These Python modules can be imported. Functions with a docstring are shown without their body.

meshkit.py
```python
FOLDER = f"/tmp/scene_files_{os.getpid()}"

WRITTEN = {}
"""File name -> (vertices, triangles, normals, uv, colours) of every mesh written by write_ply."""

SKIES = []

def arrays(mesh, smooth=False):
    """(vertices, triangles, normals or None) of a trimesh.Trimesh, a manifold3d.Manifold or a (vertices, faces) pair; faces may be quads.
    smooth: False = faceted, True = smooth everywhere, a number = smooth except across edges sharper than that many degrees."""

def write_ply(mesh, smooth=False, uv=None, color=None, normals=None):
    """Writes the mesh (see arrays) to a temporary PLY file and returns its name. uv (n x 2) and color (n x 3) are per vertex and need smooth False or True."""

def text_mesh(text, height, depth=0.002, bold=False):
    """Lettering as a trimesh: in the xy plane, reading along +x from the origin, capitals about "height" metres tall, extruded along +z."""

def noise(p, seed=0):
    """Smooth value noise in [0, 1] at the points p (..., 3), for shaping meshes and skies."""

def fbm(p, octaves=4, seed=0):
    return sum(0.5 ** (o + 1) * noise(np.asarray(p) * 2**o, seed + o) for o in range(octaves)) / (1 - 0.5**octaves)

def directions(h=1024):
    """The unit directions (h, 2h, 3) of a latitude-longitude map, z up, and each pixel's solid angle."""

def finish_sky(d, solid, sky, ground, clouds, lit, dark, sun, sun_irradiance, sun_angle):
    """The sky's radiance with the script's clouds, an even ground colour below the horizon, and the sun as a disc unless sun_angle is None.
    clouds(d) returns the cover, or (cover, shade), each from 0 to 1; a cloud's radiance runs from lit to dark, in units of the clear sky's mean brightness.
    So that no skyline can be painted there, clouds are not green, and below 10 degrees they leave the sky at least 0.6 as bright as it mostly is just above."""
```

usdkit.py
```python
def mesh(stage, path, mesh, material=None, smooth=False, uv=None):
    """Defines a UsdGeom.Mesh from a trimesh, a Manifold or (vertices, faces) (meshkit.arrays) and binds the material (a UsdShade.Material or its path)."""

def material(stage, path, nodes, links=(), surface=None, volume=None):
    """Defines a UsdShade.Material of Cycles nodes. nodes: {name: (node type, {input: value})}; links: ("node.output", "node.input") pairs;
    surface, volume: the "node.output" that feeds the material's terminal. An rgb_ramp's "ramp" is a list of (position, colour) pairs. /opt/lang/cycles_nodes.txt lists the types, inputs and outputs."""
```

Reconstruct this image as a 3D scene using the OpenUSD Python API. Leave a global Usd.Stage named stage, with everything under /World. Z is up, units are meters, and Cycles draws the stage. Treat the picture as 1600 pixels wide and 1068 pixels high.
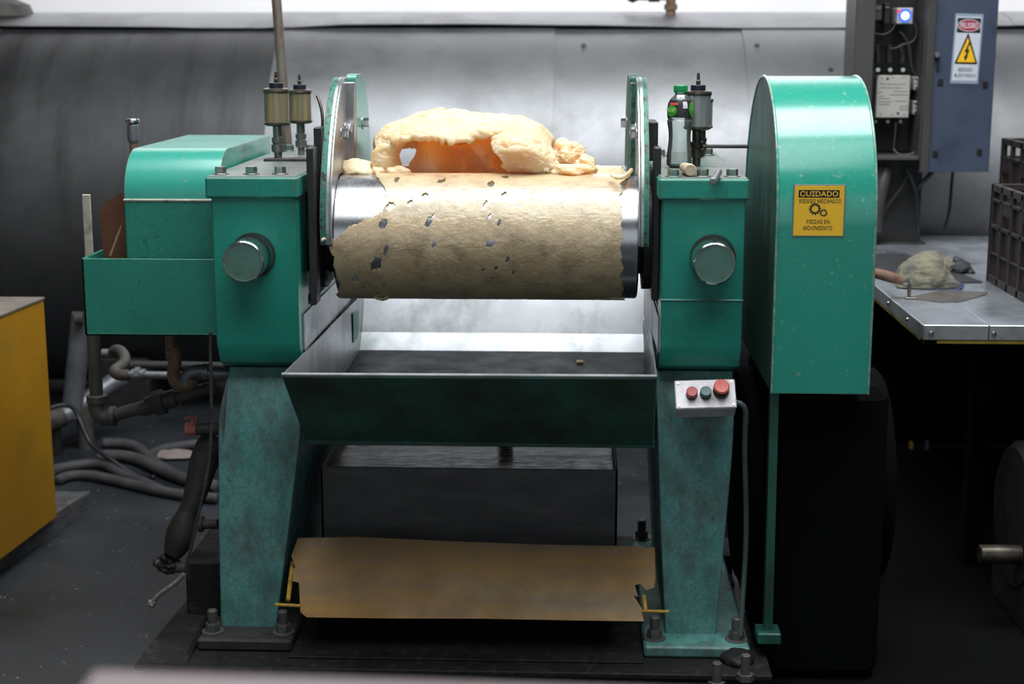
import math, numpy as np, trimesh, usdkit, meshkit
import manifold3d as m3
from shapely.geometry import Polygon, Point, LineString, box as sbox
from shapely import affinity
from shapely.ops import unary_union
from scipy.interpolate import RectBivariateSpline, CubicSpline
from pxr import Usd, UsdGeom, UsdLux, UsdShade, Gf, Sdf

stage = Usd.Stage.CreateInMemory()
UsdGeom.SetStageUpAxis(stage, 'Z'); UsdGeom.SetStageMetersPerUnit(stage, 1.0)
UsdGeom.Xform.Define(stage, '/World'); UsdGeom.Scope.Define(stage, '/World/Looks')
# ------------------------------------------------------------------ camera
F, H = 2400.0, 1.65
_p = math.atan(474 / F); _y = math.atan(100 * math.cos(_p) / F)
FW = np.array([-math.sin(_y) * math.cos(_p), math.cos(_y) * math.cos(_p), -math.sin(_p)])
RT = np.array([math.cos(_y), math.sin(_y), 0.0]); UP = np.cross(RT, FW); EYE = np.array([0, 0, H])
cam = UsdGeom.Camera.Define(stage, '/World/camera')
cam.CreateHorizontalApertureAttr(36.0); cam.CreateVerticalApertureAttr(36.0 * 1068 / 1600)
cam.CreateFocalLengthAttr(36.0 * F / 1600); cam.CreateFStopAttr(3.2); cam.CreateFocusDistanceAttr(3.85)
cam.CreateClippingRangeAttr(Gf.Vec2f(0.05, 200)); cam.CreateExposureAttr(0.0)
_M = Gf.Matrix4d(*[float(x) for r in (list(RT) + [0], list(UP) + [0], list(-FW) + [0], list(EYE) + [1]) for x in r])
cam.AddTransformOp().Set(_M)
# ------------------------------------------------------------------ light: two ceiling panels, added front fill and back-wall wash
def rect(name, x, y, z, w, h, inten, col, tilt=0):
    l = UsdLux.RectLight.Define(stage, '/World/' + name)
    l.CreateWidthAttr(w); l.CreateHeightAttr(h); l.CreateIntensityAttr(inten); l.CreateColorAttr(Gf.Vec3f(*col))
    l.AddTranslateOp().Set(Gf.Vec3d(x, y, z)); l.AddRotateXOp().Set(tilt)
rect('skylight_middle', 0.35, 3.62, 4.9, 4.4, 1.95, 12.0, (0.94, 0.98, 1.0))
rect('skylight_front', 0.0, 0.97, 4.9, 3.2, 2.54, 4.2, (0.94, 0.98, 1.0))
rect('front_fill', 0.0, -2.9, 2.2, 6.0, 3.0, 0.75, (0.85, 0.93, 1.0), 90)  # added fill behind the camera, lifts the front faces
rect('wall_wash_fill', 0.0, 7.0, 3.6, 7.0, 1.2, 9.0, (0.98, 0.98, 1.0), 90)  # added one-sided wash that brightens the back wall only
dome = UsdLux.DomeLight.Define(stage, '/World/sky'); dome.CreateIntensityAttr(0.03); dome.CreateColorAttr(Gf.Vec3f(0.75, 0.85, 1.0))

# ------------------------------------------------------------------ helpers
def ray(px, py): return FW + RT * (px - 800) / F - UP * (py - 534) / F
def P(px, py, Y):
    d = ray(px, py); return EYE + d * (Y / d[1])
def G(px, py, z):
    d = ray(px, py); return EYE + d * ((z - H) / d[2])
used, base = {}, {}
def numbered(parent, name):
    k = (parent, name); n = used.get(k, -1) + 1; used[k] = n
    return name if n == 0 else f'{name}_{n:03d}'
def setd(prim, **kw):
    for k, v in kw.items():
        if v: prim.SetCustomDataByKey(k, v)
def thing(name, label, cat, loc=(0, 0, 0), group=None, kind=None):
    path = '/World/' + numbered('/World', name)
    x = UsdGeom.Xform.Define(stage, path); x.AddTranslateOp().Set(Gf.Vec3d(*map(float, loc)))
    base[path] = np.array(loc, float); setd(x.GetPrim(), label=label, category=cat, group=group, kind=kind)
    return path
def cat(ms):
    ms = [m for m in (ms if isinstance(ms, (list, tuple)) and not (len(ms) == 2 and isinstance(ms[0], np.ndarray)) else [ms])]
    out = []
    for m in ms:
        v, f, _ = meshkit.arrays(m); out.append(trimesh.Trimesh(v, f, process=False))
    return trimesh.util.concatenate(out)
def obj(name, ms, mat, parent=None, smooth=32, label=None, cat_=None, group=None, kind=None):
    par = parent or '/World'; path = par + '/' + numbered(par, name)
    m = cat(ms); b = base.get(par, np.zeros(3)) if parent else np.zeros(3)
    v, f = np.array(m.vertices) - b, np.array(m.faces)
    g = usdkit.mesh(stage, path, trimesh.Trimesh(v, f, process=False), mat, smooth=smooth)
    base[path] = b; setd(g.GetPrim(), label=label, category=cat_, group=group, kind=kind)
    return path
def struct(name, ms, mat, **k): return obj(name, ms, mat, kind='structure', **k)

def hull(pts): return trimesh.convex.convex_hull(np.asarray(pts, float))
def cbox(lo, hi, c=0.004):
    lo, hi = np.minimum(lo, hi).astype(float), np.maximum(lo, hi).astype(float); c = min(c, 0.45 * (hi - lo).min())
    pts = []
    for s in np.ndindex(2, 2, 2):
        for ax in range(3):
            p = np.where(np.array(s) == 0, lo + c, hi - c); p[ax] = (lo, hi)[s[ax]][ax]; pts.append(p)
    return hull(pts)
def rotm(axis, deg, pt=(0, 0, 0)): return trimesh.transformations.rotation_matrix(math.radians(deg), axis, pt)
def moved(m, t=None, M=None):
    m = m.copy()
    if M is not None: m.apply_transform(M)
    if t is not None: m.apply_translation(t)
    return m
def prism(poly, a, b, axis='x'):
    """shapely polygon; axis x: poly in (y,z), extruded x from a to b; y: poly in (x,z); z: poly in (x,y)"""
    gs = getattr(poly, 'geoms', [poly]); out = []
    for g in gs:
        m = trimesh.creation.extrude_polygon(g, abs(b - a), engine='earcut'); v = np.array(m.vertices); lo = min(a, b)
        if axis == 'x': w = np.stack([v[:, 2] + lo, v[:, 0], v[:, 1]], 1); f = m.faces
        elif axis == 'y': w = np.stack([v[:, 0], v[:, 2] + lo, v[:, 1]], 1); f = m.faces[:, ::-1]
        else: w = np.stack([v[:, 0], v[:, 1], v[:, 2] + lo], 1); f = m.faces
        out.append(trimesh.Trimesh(w, f, process=False))
    return trimesh.util.concatenate(out)
def rpoly(pts, r):
    p = Polygon(pts)
    return p.buffer(-r).buffer(r, quad_segs=6) if r else p
def aim(m, a, b):
    """mesh along +z from the origin is set from a to b"""
    d = np.array(b, float) - a; M = trimesh.geometry.align_vectors([0, 0, 1], d / np.linalg.norm(d))
    return moved(m, a, M)
def lathe(prof, a=(0, 0, 0), d=(0, 0, 1), n=32):
    m = trimesh.creation.revolve(np.array(prof, float), sections=n)
    if m.volume < 0: m.invert()
    return aim(m, np.array(a, float), np.array(a, float) + np.array(d, float))
def cyl(a, b, r, n=24, c=0.0):
    L = float(np.linalg.norm(np.array(b, float) - a)); c = min(c, r * .5, L * .45)
    prof = [(0, 0), (r - c, 0), (r, c), (r, L - c), (r - c, L), (0, L)] if c else [(0, 0), (r, 0), (r, L), (0, L)]
    return lathe(prof, a, np.array(b, float) - a, n)
def spline(pts, n=60):
    pts = np.array(pts, float); t = np.r_[0, np.cumsum(np.linalg.norm(np.diff(pts, axis=0), axis=1))]
    return CubicSpline(t, pts)(np.linspace(0, t[-1], n)) if len(pts) > 2 else np.linspace(pts[0], pts[-1], n)
def tube(pts, r, sides=10, caps=True):
    p = np.asarray(pts, float); n = len(p); r = np.broadcast_to(r, (n,)); t = np.gradient(p, axis=0); t /= np.linalg.norm(t, axis=1)[:, None]
    a = np.cross(t[0], [0, 0, 1.0] if abs(t[0][2]) < .9 else [1.0, 0, 0]); a /= np.linalg.norm(a); A = []
    for k in range(n):
        a = a - t[k] * (a @ t[k]); a = a / np.linalg.norm(a); A.append(a)
    A = np.array(A); B = np.cross(t, A); th = np.arange(sides) * 2 * np.pi / sides
    v = p[:, None] + r[:, None, None] * (np.cos(th)[None, :, None] * A[:, None] + np.sin(th)[None, :, None] * B[:, None])
    v = v.reshape(-1, 3); i, j = np.meshgrid(np.arange(n - 1), np.arange(sides), indexing='ij'); i, j = i.ravel(), j.ravel(); k = (j + 1) % sides
    q = np.stack([i * sides + j, i * sides + k, (i + 1) * sides + k, (i + 1) * sides + j], 1)
    f = np.vstack([q[:, [0, 1, 2]], q[:, [0, 2, 3]]])
    if caps:
        v = np.vstack([v, p[0], p[-1]]); c0, c1 = len(v) - 2, len(v) - 1; j = np.arange(sides); k = (j + 1) % sides
        f = np.vstack([f, np.stack([np.full(sides, c0), k, j], 1), np.stack([np.full(sides, c1), (n - 1) * sides + j, (n - 1) * sides + k], 1)])
    return trimesh.Trimesh(v, f, process=False)
def hexbolt(p, d=(0, 0, 1), r=0.013, h=0.014, washer=True):
    p = np.array(p, float); d = np.array(d, float); out = []
    if washer: out.append(cyl(p, p + d * .003, r * 1.45, 20, .0008)); p = p + d * .003
    out.append(lathe([(0, 0), (r, 0), (r, h * .8), (r * .88, h), (0, h)], p, d, 6))
    return out
def wobble(m, amp, scale, seed=0, octaves=4):
    m = m.copy(); v = np.array(m.vertices)
    m.vertices = v + m.vertex_normals * ((meshkit.fbm(v * scale + seed * 7.3, octaves, seed) - .5) * 2 * amp)[:, None]
    return m
def text(s, cx, cz, w, h, y, depth=.0006, bold=True):
    """flat lettering facing -Y, centred on (cx, cz)"""
    m = meshkit.text_mesh(s, h, depth, bold); b = m.bounds
    v = (np.array(m.vertices) - [b[:, 0].mean(), b[:, 1].mean(), 0]); v[:, 0] *= w / (b[1, 0] - b[0, 0]); v[:, 1] *= h / (b[1, 1] - b[0, 1])
    return trimesh.Trimesh(np.stack([v[:, 0] + cx, y - v[:, 2], v[:, 1] + cz], 1), m.faces, process=False)

# ------------------------------------------------------------------ materials
def lin(r, g, b): return tuple(((c / 255 + .055) / 1.055) ** 2.4 if c > 10 else c / 255 / 12.92 for c in (r, g, b))
def surf(name, c1, c2=None, scale=6, dirt=None, dirt_amt=.5, dscale=(4, 4, 4), rough=.5, rough2=None, metallic=0., bump=.0, bscale=90, edge=None, edge_r=.006,
         stretch=(1, 1, 1), rust=None, rust_amt=.62, rscale=9, spec=.5, aniso=0., sss=None, coat=0., fine=0.0):
    c2 = c2 or c1
    N = {'tc': ('texture_coordinate', {}), 'mp': ('mapping', {'scale': stretch}),
         'n1': ('noise_texture', {'scale': scale, 'detail': 6, 'roughness': .6}), 'r1': ('rgb_ramp', {'ramp': [(.3, c1), (.7, c2)]}),
         'p': ('principled_bsdf', {'metallic': metallic, 'roughness': rough, 'specular_ior_level': spec})}
    L = [('tc.object', 'mp.vector'), ('mp.vector', 'n1.vector'), ('n1.fac', 'r1.fac')]; col = 'r1.color'
    if fine:
        N['nf'] = ('noise_texture', {'scale': 140, 'detail': 3, 'roughness': .7}); N['rf'] = ('map_range', {'from_min': .3, 'from_max': .7, 'to_min': 1 - fine, 'to_max': 1 + fine})
        N['mf'] = ('mix_color', {'blend_type': 'multiply', 'fac': 1.0, 'use_clamp': False}); N['cf'] = ('combine_xyz', {})
        L += [('tc.object', 'nf.vector'), ('nf.fac', 'rf.value'), ('rf.result', 'cf.x'), ('rf.result', 'cf.y'), ('rf.result', 'cf.z'), (col, 'mf.a'), ('cf.vector', 'mf.b')]; col = 'mf.result'
    if rust:
        N['n3'] = ('noise_texture', {'scale': rscale, 'detail': 8, 'roughness': .68}); N['r3'] = ('rgb_ramp', {'ramp': [(rust_amt, (0, 0, 0)), (rust_amt + .08, (1, 1, 1))]}); N['m3'] = ('mix_color', {'b': rust})
        L += [('tc.object', 'n3.vector'), ('n3.fac', 'r3.fac'), ('r3.color', 'm3.fac'), (col, 'm3.a')]; col = 'm3.result'
    if dirt:
        N['md'] = ('mapping', {'scale': dscale}); N['n2'] = ('noise_texture', {'scale': 1.0, 'detail': 9, 'roughness': .66})
        N['r2'] = ('rgb_ramp', {'ramp': [(.62 - .4 * dirt_amt, (0, 0, 0)), (.86 - .3 * dirt_amt, (1, 1, 1))]}); N['m2'] = ('mix_color', {'b': dirt})
        L += [('tc.object', 'md.vector'), ('md.vector', 'n2.vector'), ('n2.fac', 'r2.fac'), ('r2.color', 'm2.fac'), (col, 'm2.a')]; col = 'm2.result'
    nrm = None
    if edge:
        N['bv'] = ('bevel', {'samples': 4, 'radius': edge_r}); N['ge'] = ('geometry', {}); N['dt'] = ('vector_math', {'math_type': 'dot_product'})
        N['ne'] = ('noise_texture', {'scale': 60, 'detail': 4}); N['ad'] = ('math', {'math_type': 'multiply_add', 'value2': .30}); N['re'] = ('rgb_ramp', {'ramp': [(.89, (1, 1, 1)), (.96, (0, 0, 0))]})
        N['sb'] = ('math', {'math_type': 'subtract', 'value2': .150}); N['me'] = ('mix_color', {'b': edge})
        L += [('bv.bevel', 'dt.vector1'), ('ge.normal', 'dt.vector2'), ('tc.object', 'ne.vector'), ('ne.fac', 'ad.value1'), ('dt.value', 'ad.value3'), ('ad.value', 'sb.value1'), ('sb.value', 're.fac'), ('re.color', 'me.fac'), (col, 'me.a')]
        col = 'me.result'; nrm = 'bv.bevel'
    L.append((col, 'p.base_color'))
    if rough2 is not None:
        N['nr'] = ('noise_texture', {'scale': scale * 2.3, 'detail': 6, 'roughness': .7}); N['rr'] = ('map_range', {'from_min': .3, 'from_max': .7, 'to_min': rough, 'to_max': rough2, 'clamp': True})
        L += [('mp.vector', 'nr.vector'), ('nr.fac', 'rr.value'), ('rr.result', 'p.roughness')]
    if bump:
        N['nb'] = ('noise_texture', {'scale': bscale, 'detail': 5, 'roughness': .6}); N['bp'] = ('bump', {'strength': bump, 'distance': .004})
        L += [('mp.vector', 'nb.vector'), ('nb.fac', 'bp.height')]
        if nrm: L.append((nrm, 'bp.normal'))
        nrm = 'bp.normal'
    if nrm: L.append((nrm, 'p.normal'))
    if aniso: N['p'][1]['anisotropic'] = aniso
    if coat: N['p'][1].update({'coat_weight': coat, 'coat_roughness': .28 if name.startswith('raw') else .15})
    if sss: N['p'][1].update({'subsurface_weight': sss[0], 'subsurface_scale': sss[1], 'subsurface_radius': sss[2]})
    return usdkit.material(stage, '/World/Looks/' + name, N, L, surface='p.BSDF')
def flat(name, c, rough=.5, metallic=0., **k):
    return usdkit.material(stage, '/World/Looks/' + name, {'p': ('principled_bsdf', {'base_color': c, 'roughness': rough, 'metallic': metallic, **k})}, [], surface='p.BSDF')
def glow(name, c, s): return usdkit.material(stage, '/World/Looks/' + name, {'e': ('emission', {'color': c, 'strength': s})}, [], surface='e.emission')

GRIME = (.018, .017, .015)
M = {}
M['green'] = surf('green_paint', (.008, .235, .165), (.014, .275, .205), 5, dirt=(.008, .12, .09), dirt_amt=.25, dscale=(4, 4, 3), rough=.3, rough2=.42, bump=.08, bscale=60, edge=(.10, .095, .08), fine=.12)
M['green_guard'] = surf('green_guard_paint', (.016, .27, .19), (.024, .31, .225), 2, dirt=(.10, .28, .22), dirt_amt=.12, dscale=(3, 3, 3), rough=.2, rough2=.3, bump=.03, bscale=9, coat=.6, edge=(.42, .45, .36), edge_r=.005, fine=.08)
M['green_side'] = surf('green_grimy_side', (.03, .19, .145), (.05, .21, .165), 4, dirt=(.035, .03, .026), dirt_amt=.72, dscale=(5, 5, 1.6), rough=.5, bump=.12, bscale=40)
M['green_old'] = surf('green_worn_pedestal', (.06, .26, .23), (.14, .32, .295), 7, dirt=(.07, .09, .082), dirt_amt=.5, dscale=(13, 13, 7), rough=.4, rough2=.6, bump=.18, bscale=45, edge=(.05, .05, .045), rust=(.06, .04, .03), rust_amt=.66, rscale=14, fine=.25)
M['green_dark'] = surf('green_oily_plate', (.010, .105, .072), (.018, .12, .085), 5, dirt=(.014, .022, .018), dirt_amt=.62, dscale=(6, 6, 2.5), rough=.35, rough2=.55, bump=.1, bscale=50)
M['green_cover'] = surf('green_gear_cover_paint', (.018, .27, .20), (.03, .31, .24), 2.5, dirt=(.05, .17, .12), dirt_amt=.12, dscale=(5, 5, 6), rough=.26, rough2=.38, coat=.4, bump=.05, bscale=20, edge=(.3, .27, .18), rust=(.30, .20, .05), rust_amt=.71, rscale=6)
M['green_flat'] = surf('green_trough_paint', (.013, .18, .125), (.02, .225, .16), 6, dirt=(.014, .12, .09), dirt_amt=.25, dscale=(3, 3, 4), rough=.5, bump=.1, bscale=50, edge=GRIME, fine=.15)
M['green_chip'] = surf('green_chipped_edge', (.012, .13, .085), (.03, .19, .13), 30, rust=(.025, .027, .024), rust_amt=.50, rscale=55, rough=.5, edge=(.30, .29, .27), metallic=.1, bump=.2, bscale=80)
M['nut_face'] = surf('worn_green_nut_face', (.06, .16, .125), (.10, .21, .165), 30, dirt=(.12, .11, .09), dirt_amt=.3, dscale=(25, 25, 25), rough=.4)
M['top_worn'] = surf('oily_worn_top', (.10, .10, .09), (.15, .17, .15), 8, dirt=(.03, .17, .12), dirt_amt=.3, dscale=(7, 4, 7), rough=.38, rough2=.55, bump=.1)
M['black'] = surf('black_greasy_iron', (.010, .010, .010), (.022, .021, .020), 9, rough=.4, rough2=.65, bump=.15, bscale=50)
M['pitch'] = flat('grease_and_shade_black', (.004, .004, .004), .9, specular_ior_level=.06)  # near-black; grease on the casing, elsewhere shade put into the colour
M['black_dust'] = surf('dusty_black_iron', (.014, .013, .012), (.04, .037, .035), 12, rough=.6, rough2=.8, bump=.25, bscale=70, fine=.3)
M['skid'] = surf('black_oily_skid', (.006, .006, .006), (.015, .014, .013), 12, dirt=(.05, .047, .044), dirt_amt=.22, dscale=(30, 30, 30), rough=.6, rough2=.8, bump=.25, bscale=70, spec=.25)
M['iron'] = surf('dusty_pipe_iron', (.05, .047, .043), (.10, .09, .08), 12, rough=.6, metallic=.3, bump=.2, bscale=60)
M['galv'] = surf('galvanised_pipe', (.17, .175, .19), (.27, .28, .30), 14, dirt=(.10, .10, .10), dirt_amt=.35, dscale=(9, 9, 9), rough=.42, metallic=.6, bump=.1)
M['roll'] = surf('polished_roll_steel', (.44, .44, .455), (.52, .52, .53), 30, rough=.2, rough2=.32, metallic=1., bump=.015, bscale=300, stretch=(12, 1, 1), aniso=.3)
M['steel'] = surf('bare_steel', (.36, .36, .37), (.50, .50, .50), 8, dirt=(.16, .15, .13), dirt_amt=.3, dscale=(8, 8, 4), rough=.28, rough2=.45, metallic=1., bump=.03)
M['tray_steel'] = surf('tray_scuffed_steel', (.34, .35, .37), (.44, .45, .47), 6, dirt=(.13, .16, .15), dirt_amt=.32, dscale=(5, 5, 3), rough=.34, rough2=.5, metallic=.85, bump=.04, bscale=25)
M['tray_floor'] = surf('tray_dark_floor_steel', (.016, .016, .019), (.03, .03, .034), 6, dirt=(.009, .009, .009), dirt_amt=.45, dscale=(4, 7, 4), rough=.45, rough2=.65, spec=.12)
M['chrome'] = surf('machined_steel', (.55, .54, .52), (.62, .61, .59), 40, rough=.14, rough2=.26, metallic=1., stretch=(1, 8, 1))
M['bolt'] = surf('bolt_steel', (.26, .25, .23), (.36, .35, .33), 60, dirt=(.03, .20, .14), dirt_amt=.5, dscale=(18, 18, 18), rough=.3, metallic=.8)
M['bolt_clean'] = surf('zinc_bolt', (.5, .5, .5), (.6, .6, .6), 60, rough=.2, metallic=1.)
M['bolt_dirty'] = surf('dusty_bolt', (.07, .068, .063), (.12, .115, .11), 40, rough=.6, metallic=.3, bump=.2)
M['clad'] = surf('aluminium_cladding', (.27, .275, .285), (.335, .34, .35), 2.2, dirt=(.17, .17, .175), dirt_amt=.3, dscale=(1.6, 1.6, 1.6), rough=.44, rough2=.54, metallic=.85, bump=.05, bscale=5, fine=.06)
M['clad_dark'] = surf('aluminium_cladding_dimmed', (.10, .10, .103), (.145, .148, .15), 2.0, dirt=(.06, .06, .061), dirt_amt=.36, dscale=(7, .8, .8), rough=.42, rough2=.55, metallic=.85, bump=.08, bscale=9, fine=.06)  # darker cladding copy: light falloff painted in, streaks are drips
M['wall'] = surf('white_wall', (.66, .66, .67), (.74, .74, .75), 1.2, rough=.9, bump=.05)
M['dark_wall'] = surf('grey_hall_wall', (.10, .10, .105), (.14, .14, .145), 1.2, rough=.9)
M['floor'] = usdkit.material(stage, '/World/Looks/floor_dark_grit', {
    'tc': ('texture_coordinate', {}), 'n1': ('noise_texture', {'scale': 2.2, 'detail': 6, 'roughness': .6}), 'r1': ('rgb_ramp', {'ramp': [(.3, (.012, .0145, .017)), (.7, (.026, .031, .037))]}),
    'n2': ('noise_texture', {'scale': 150, 'detail': 3, 'roughness': .7}), 'r2': ('rgb_ramp', {'ramp': [(.60, (0, 0, 0)), (.78, (1, 1, 1))]}), 'm2': ('mix_color', {'b': (.16, .165, .17)}),
    'v': ('voronoi_texture', {'scale': 45}), 'rv': ('rgb_ramp', {'ramp': [(.10, (1, 1, 1)), (.15, (0, 0, 0))]}), 'wn': ('noise_texture', {'scale': 14}), 'rw': ('rgb_ramp', {'ramp': [(.55, (0, 0, 0)), (.62, (1, 1, 1))]}),
    'mm': ('mix_color', {'blend_type': 'multiply', 'fac': 1.0}), 'm3': ('mix_color', {'b': (.4, .4, .39)}),
    'rr': ('map_range', {'from_min': .3, 'from_max': .7, 'to_min': .34, 'to_max': .62, 'clamp': True}), 'bp': ('bump', {'strength': .5, 'distance': .003}), 'p': ('principled_bsdf', {})},
    [('tc.object', 'n1.vector'), ('tc.object', 'n2.vector'), ('tc.object', 'v.vector'), ('tc.object', 'wn.vector'), ('n1.fac', 'r1.fac'), ('n2.fac', 'r2.fac'), ('r2.color', 'm2.fac'), ('r1.color', 'm2.a'),
     ('v.distance', 'rv.fac'), ('wn.fac', 'rw.fac'), ('rv.color', 'mm.a'), ('rw.color', 'mm.b'), ('mm.result', 'm3.fac'), ('m2.result', 'm3.a'), ('m3.result', 'p.base_color'), ('n1.fac', 'rr.value'), ('rr.result', 'p.roughness'), ('n2.fac', 'bp.height'), ('bp.normal', 'p.normal')], surface='p.BSDF')
M['kerb'] = surf('dusty_kerb', (.05, .048, .05), (.10, .097, .10), 14, dirt=(.25, .25, .26), dirt_amt=.2, dscale=(50, 50, 50), rough=.8, bump=.4, bscale=60)
M['yellow'] = surf('yellow_machine_paint', (.37, .17, .002), (.44, .215, .004), 3, dirt=(.30, .17, .01), dirt_amt=.25, dscale=(3, 3, 5), rough=.42, rough2=.55, bump=.06, edge=(.25, .20, .10))
M['yellow_top'] = surf('greasy_yellow_top', (.17, .14, .11), (.23, .19, .15), 5, dirt=(.10, .085, .07), dirt_amt=.5, dscale=(6, 6, 6), rough=.45)
M['kick'] = surf('worn_yellow_plate', (.20, .095, .008), (.24, .125, .016), 3.5, dirt=(.11, .08, .05), dirt_amt=.6, dscale=(1.6, 3, 14), rough=.42, rough2=.58, metallic=.25, bump=.05, bscale=30, fine=.08, rust=(.05, .04, .03), rust_amt=.70, rscale=12)
M['yellow_rod'] = surf('yellow_rod_paint', (.42, .24, .02), (.5, .3, .04), 20, dirt=GRIME, dirt_amt=.3, dscale=(30, 30, 30), rough=.5)
M['sump'] = surf('scraped_black_sump', (.05, .05, .05), (.10, .10, .098), 6, dirt=(.14, .135, .13), dirt_amt=.35, dscale=(5, 5, 18), rough=.45, rough2=.6, bump=.1, rust=(.14, .09, .01), rust_amt=.74, rscale=5)
M['water'] = surf('oily_water', (.006, .006, .007), (.05, .048, .045), 9, rough=.06, rough2=.4, bump=.3, bscale=12, spec=.3, stretch=(1, 2.5, 1))
M['rust'] = surf('rusty_plate', (.10, .035, .015), (.16, .06, .03), 8, dirt=(.02, .012, .01), dirt_amt=.5, dscale=(5, 5, 5), rough=.6, bump=.15)
M['beige'] = surf('chipped_beige_bar', (.36, .32, .26), (.46, .42, .35), 20, dirt=(.10, .085, .07), dirt_amt=.3, dscale=(20, 20, 30), rough=.6)
M['rust_pipe'] = surf('brown_rusty_pipe', (.16, .09, .055), (.26, .17, .11), 18, dirt=(.04, .035, .03), dirt_amt=.3, dscale=(20, 20, 20), rough=.6, metallic=.2, bump=.2)
M['drab_pipe'] = surf('drab_grey_brown_pipe', (.16, .135, .115), (.24, .21, .185), 18, dirt=(.10, .07, .05), dirt_amt=.4, dscale=(20, 20, 4), rough=.5, metallic=.3)
M['rubber_hose'] = surf('dusty_rubber_hose', (.035, .034, .036), (.075, .072, .075), 10, rough=.6, rough2=.8, bump=.15)
SSS = (1.0, .02, (1.0, .5, .2))
M['crepe'] = surf('raw_rubber', (.80, .50, .29), (.85, .615, .41), 14, dirt=(.76, .42, .21), dirt_amt=.3, dscale=(22, 22, 22), rough=.38, rough2=.6, bump=.5, bscale=110, sss=(.55, .011, (1.0, .40, .19)))
M['crepe_sheet'] = surf('raw_rubber_sheet', (.55, .375, .20), (.68, .505, .30), 9, dirt=(.28, .20, .11), dirt_amt=.4, dscale=(16, 16, 16), rough=.38, rough2=.55, bump=.35, bscale=260, coat=1.0, spec=.8, sss=(.2, .006, (1.0, .55, .25)), fine=.10)
def glassmat(name, tint, amt):
    return usdkit.material(stage, '/World/Looks/' + name, {'f': ('fresnel', {'IOR': 1.5}), 't': ('transparent_bsdf', {'color': tint}), 'g': ('glossy_bsdf', {'roughness': .06, 'color': (1, 1, 1)}), 'd': ('diffuse_bsdf', {'color': tint}),
        'm1': ('mix_closure', {'fac': amt}), 'm2': ('mix_closure', {})}, [('t.BSDF', 'm1.closure1'), ('d.BSDF', 'm1.closure2'), ('f.fac', 'm2.fac'), ('m1.closure', 'm2.closure1'), ('g.BSDF', 'm2.closure2')], surface='m2.closure')
M['amber'] = glassmat('stained_oil_glass', (.80, .70, .46), .22)
M['cloudy'] = glassmat('cloudy_oil_glass', (.72, .76, .76), .25)
M['pet'] = glassmat('clear_bottle_plastic', (.90, .93, .92), .10)
M['oil_iron'] = surf('oily_brass_brown', (.05, .042, .032), (.13, .11, .085), 25, dirt=(.02, .018, .015), dirt_amt=.4, dscale=(30, 30, 30), rough=.38, metallic=.6)
M['oil_grey'] = surf('oily_grey_fitting', (.20, .20, .18), (.30, .30, .27), 25, dirt=(.04, .035, .03), dirt_amt=.45, dscale=(30, 30, 30), rough=.35, metallic=.7)
M['navy_cap'] = flat('dark_navy_plastic', (.012, .014, .025), .4)
M['sign_y'] = surf('sign_yellow', (.95, .54, .02), (.97, .58, .03), 20, dirt=(.75, .42, .03), dirt_amt=.15, dscale=(40, 40, 15), rough=.35)
M['sign_film'] = flat('sign_film_grey', (.16, .20, .19), .4)
M['ink'] = flat('sign_black_ink', (.012, .012, .012), .45)
M['sign_w'] = flat('sign_white', (.62, .64, .70), .35)
M['sign_red'] = flat('sign_red', (.42, .03, .06), .4)
M['sign_edge'] = flat('sign_clear_border', (.30, .36, .46), .3)
M['cab_grey'] = surf('cabinet_grey_side', (.05, .047, .046), (.065, .061, .059), 5, rough=.5, bump=.05)
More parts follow.
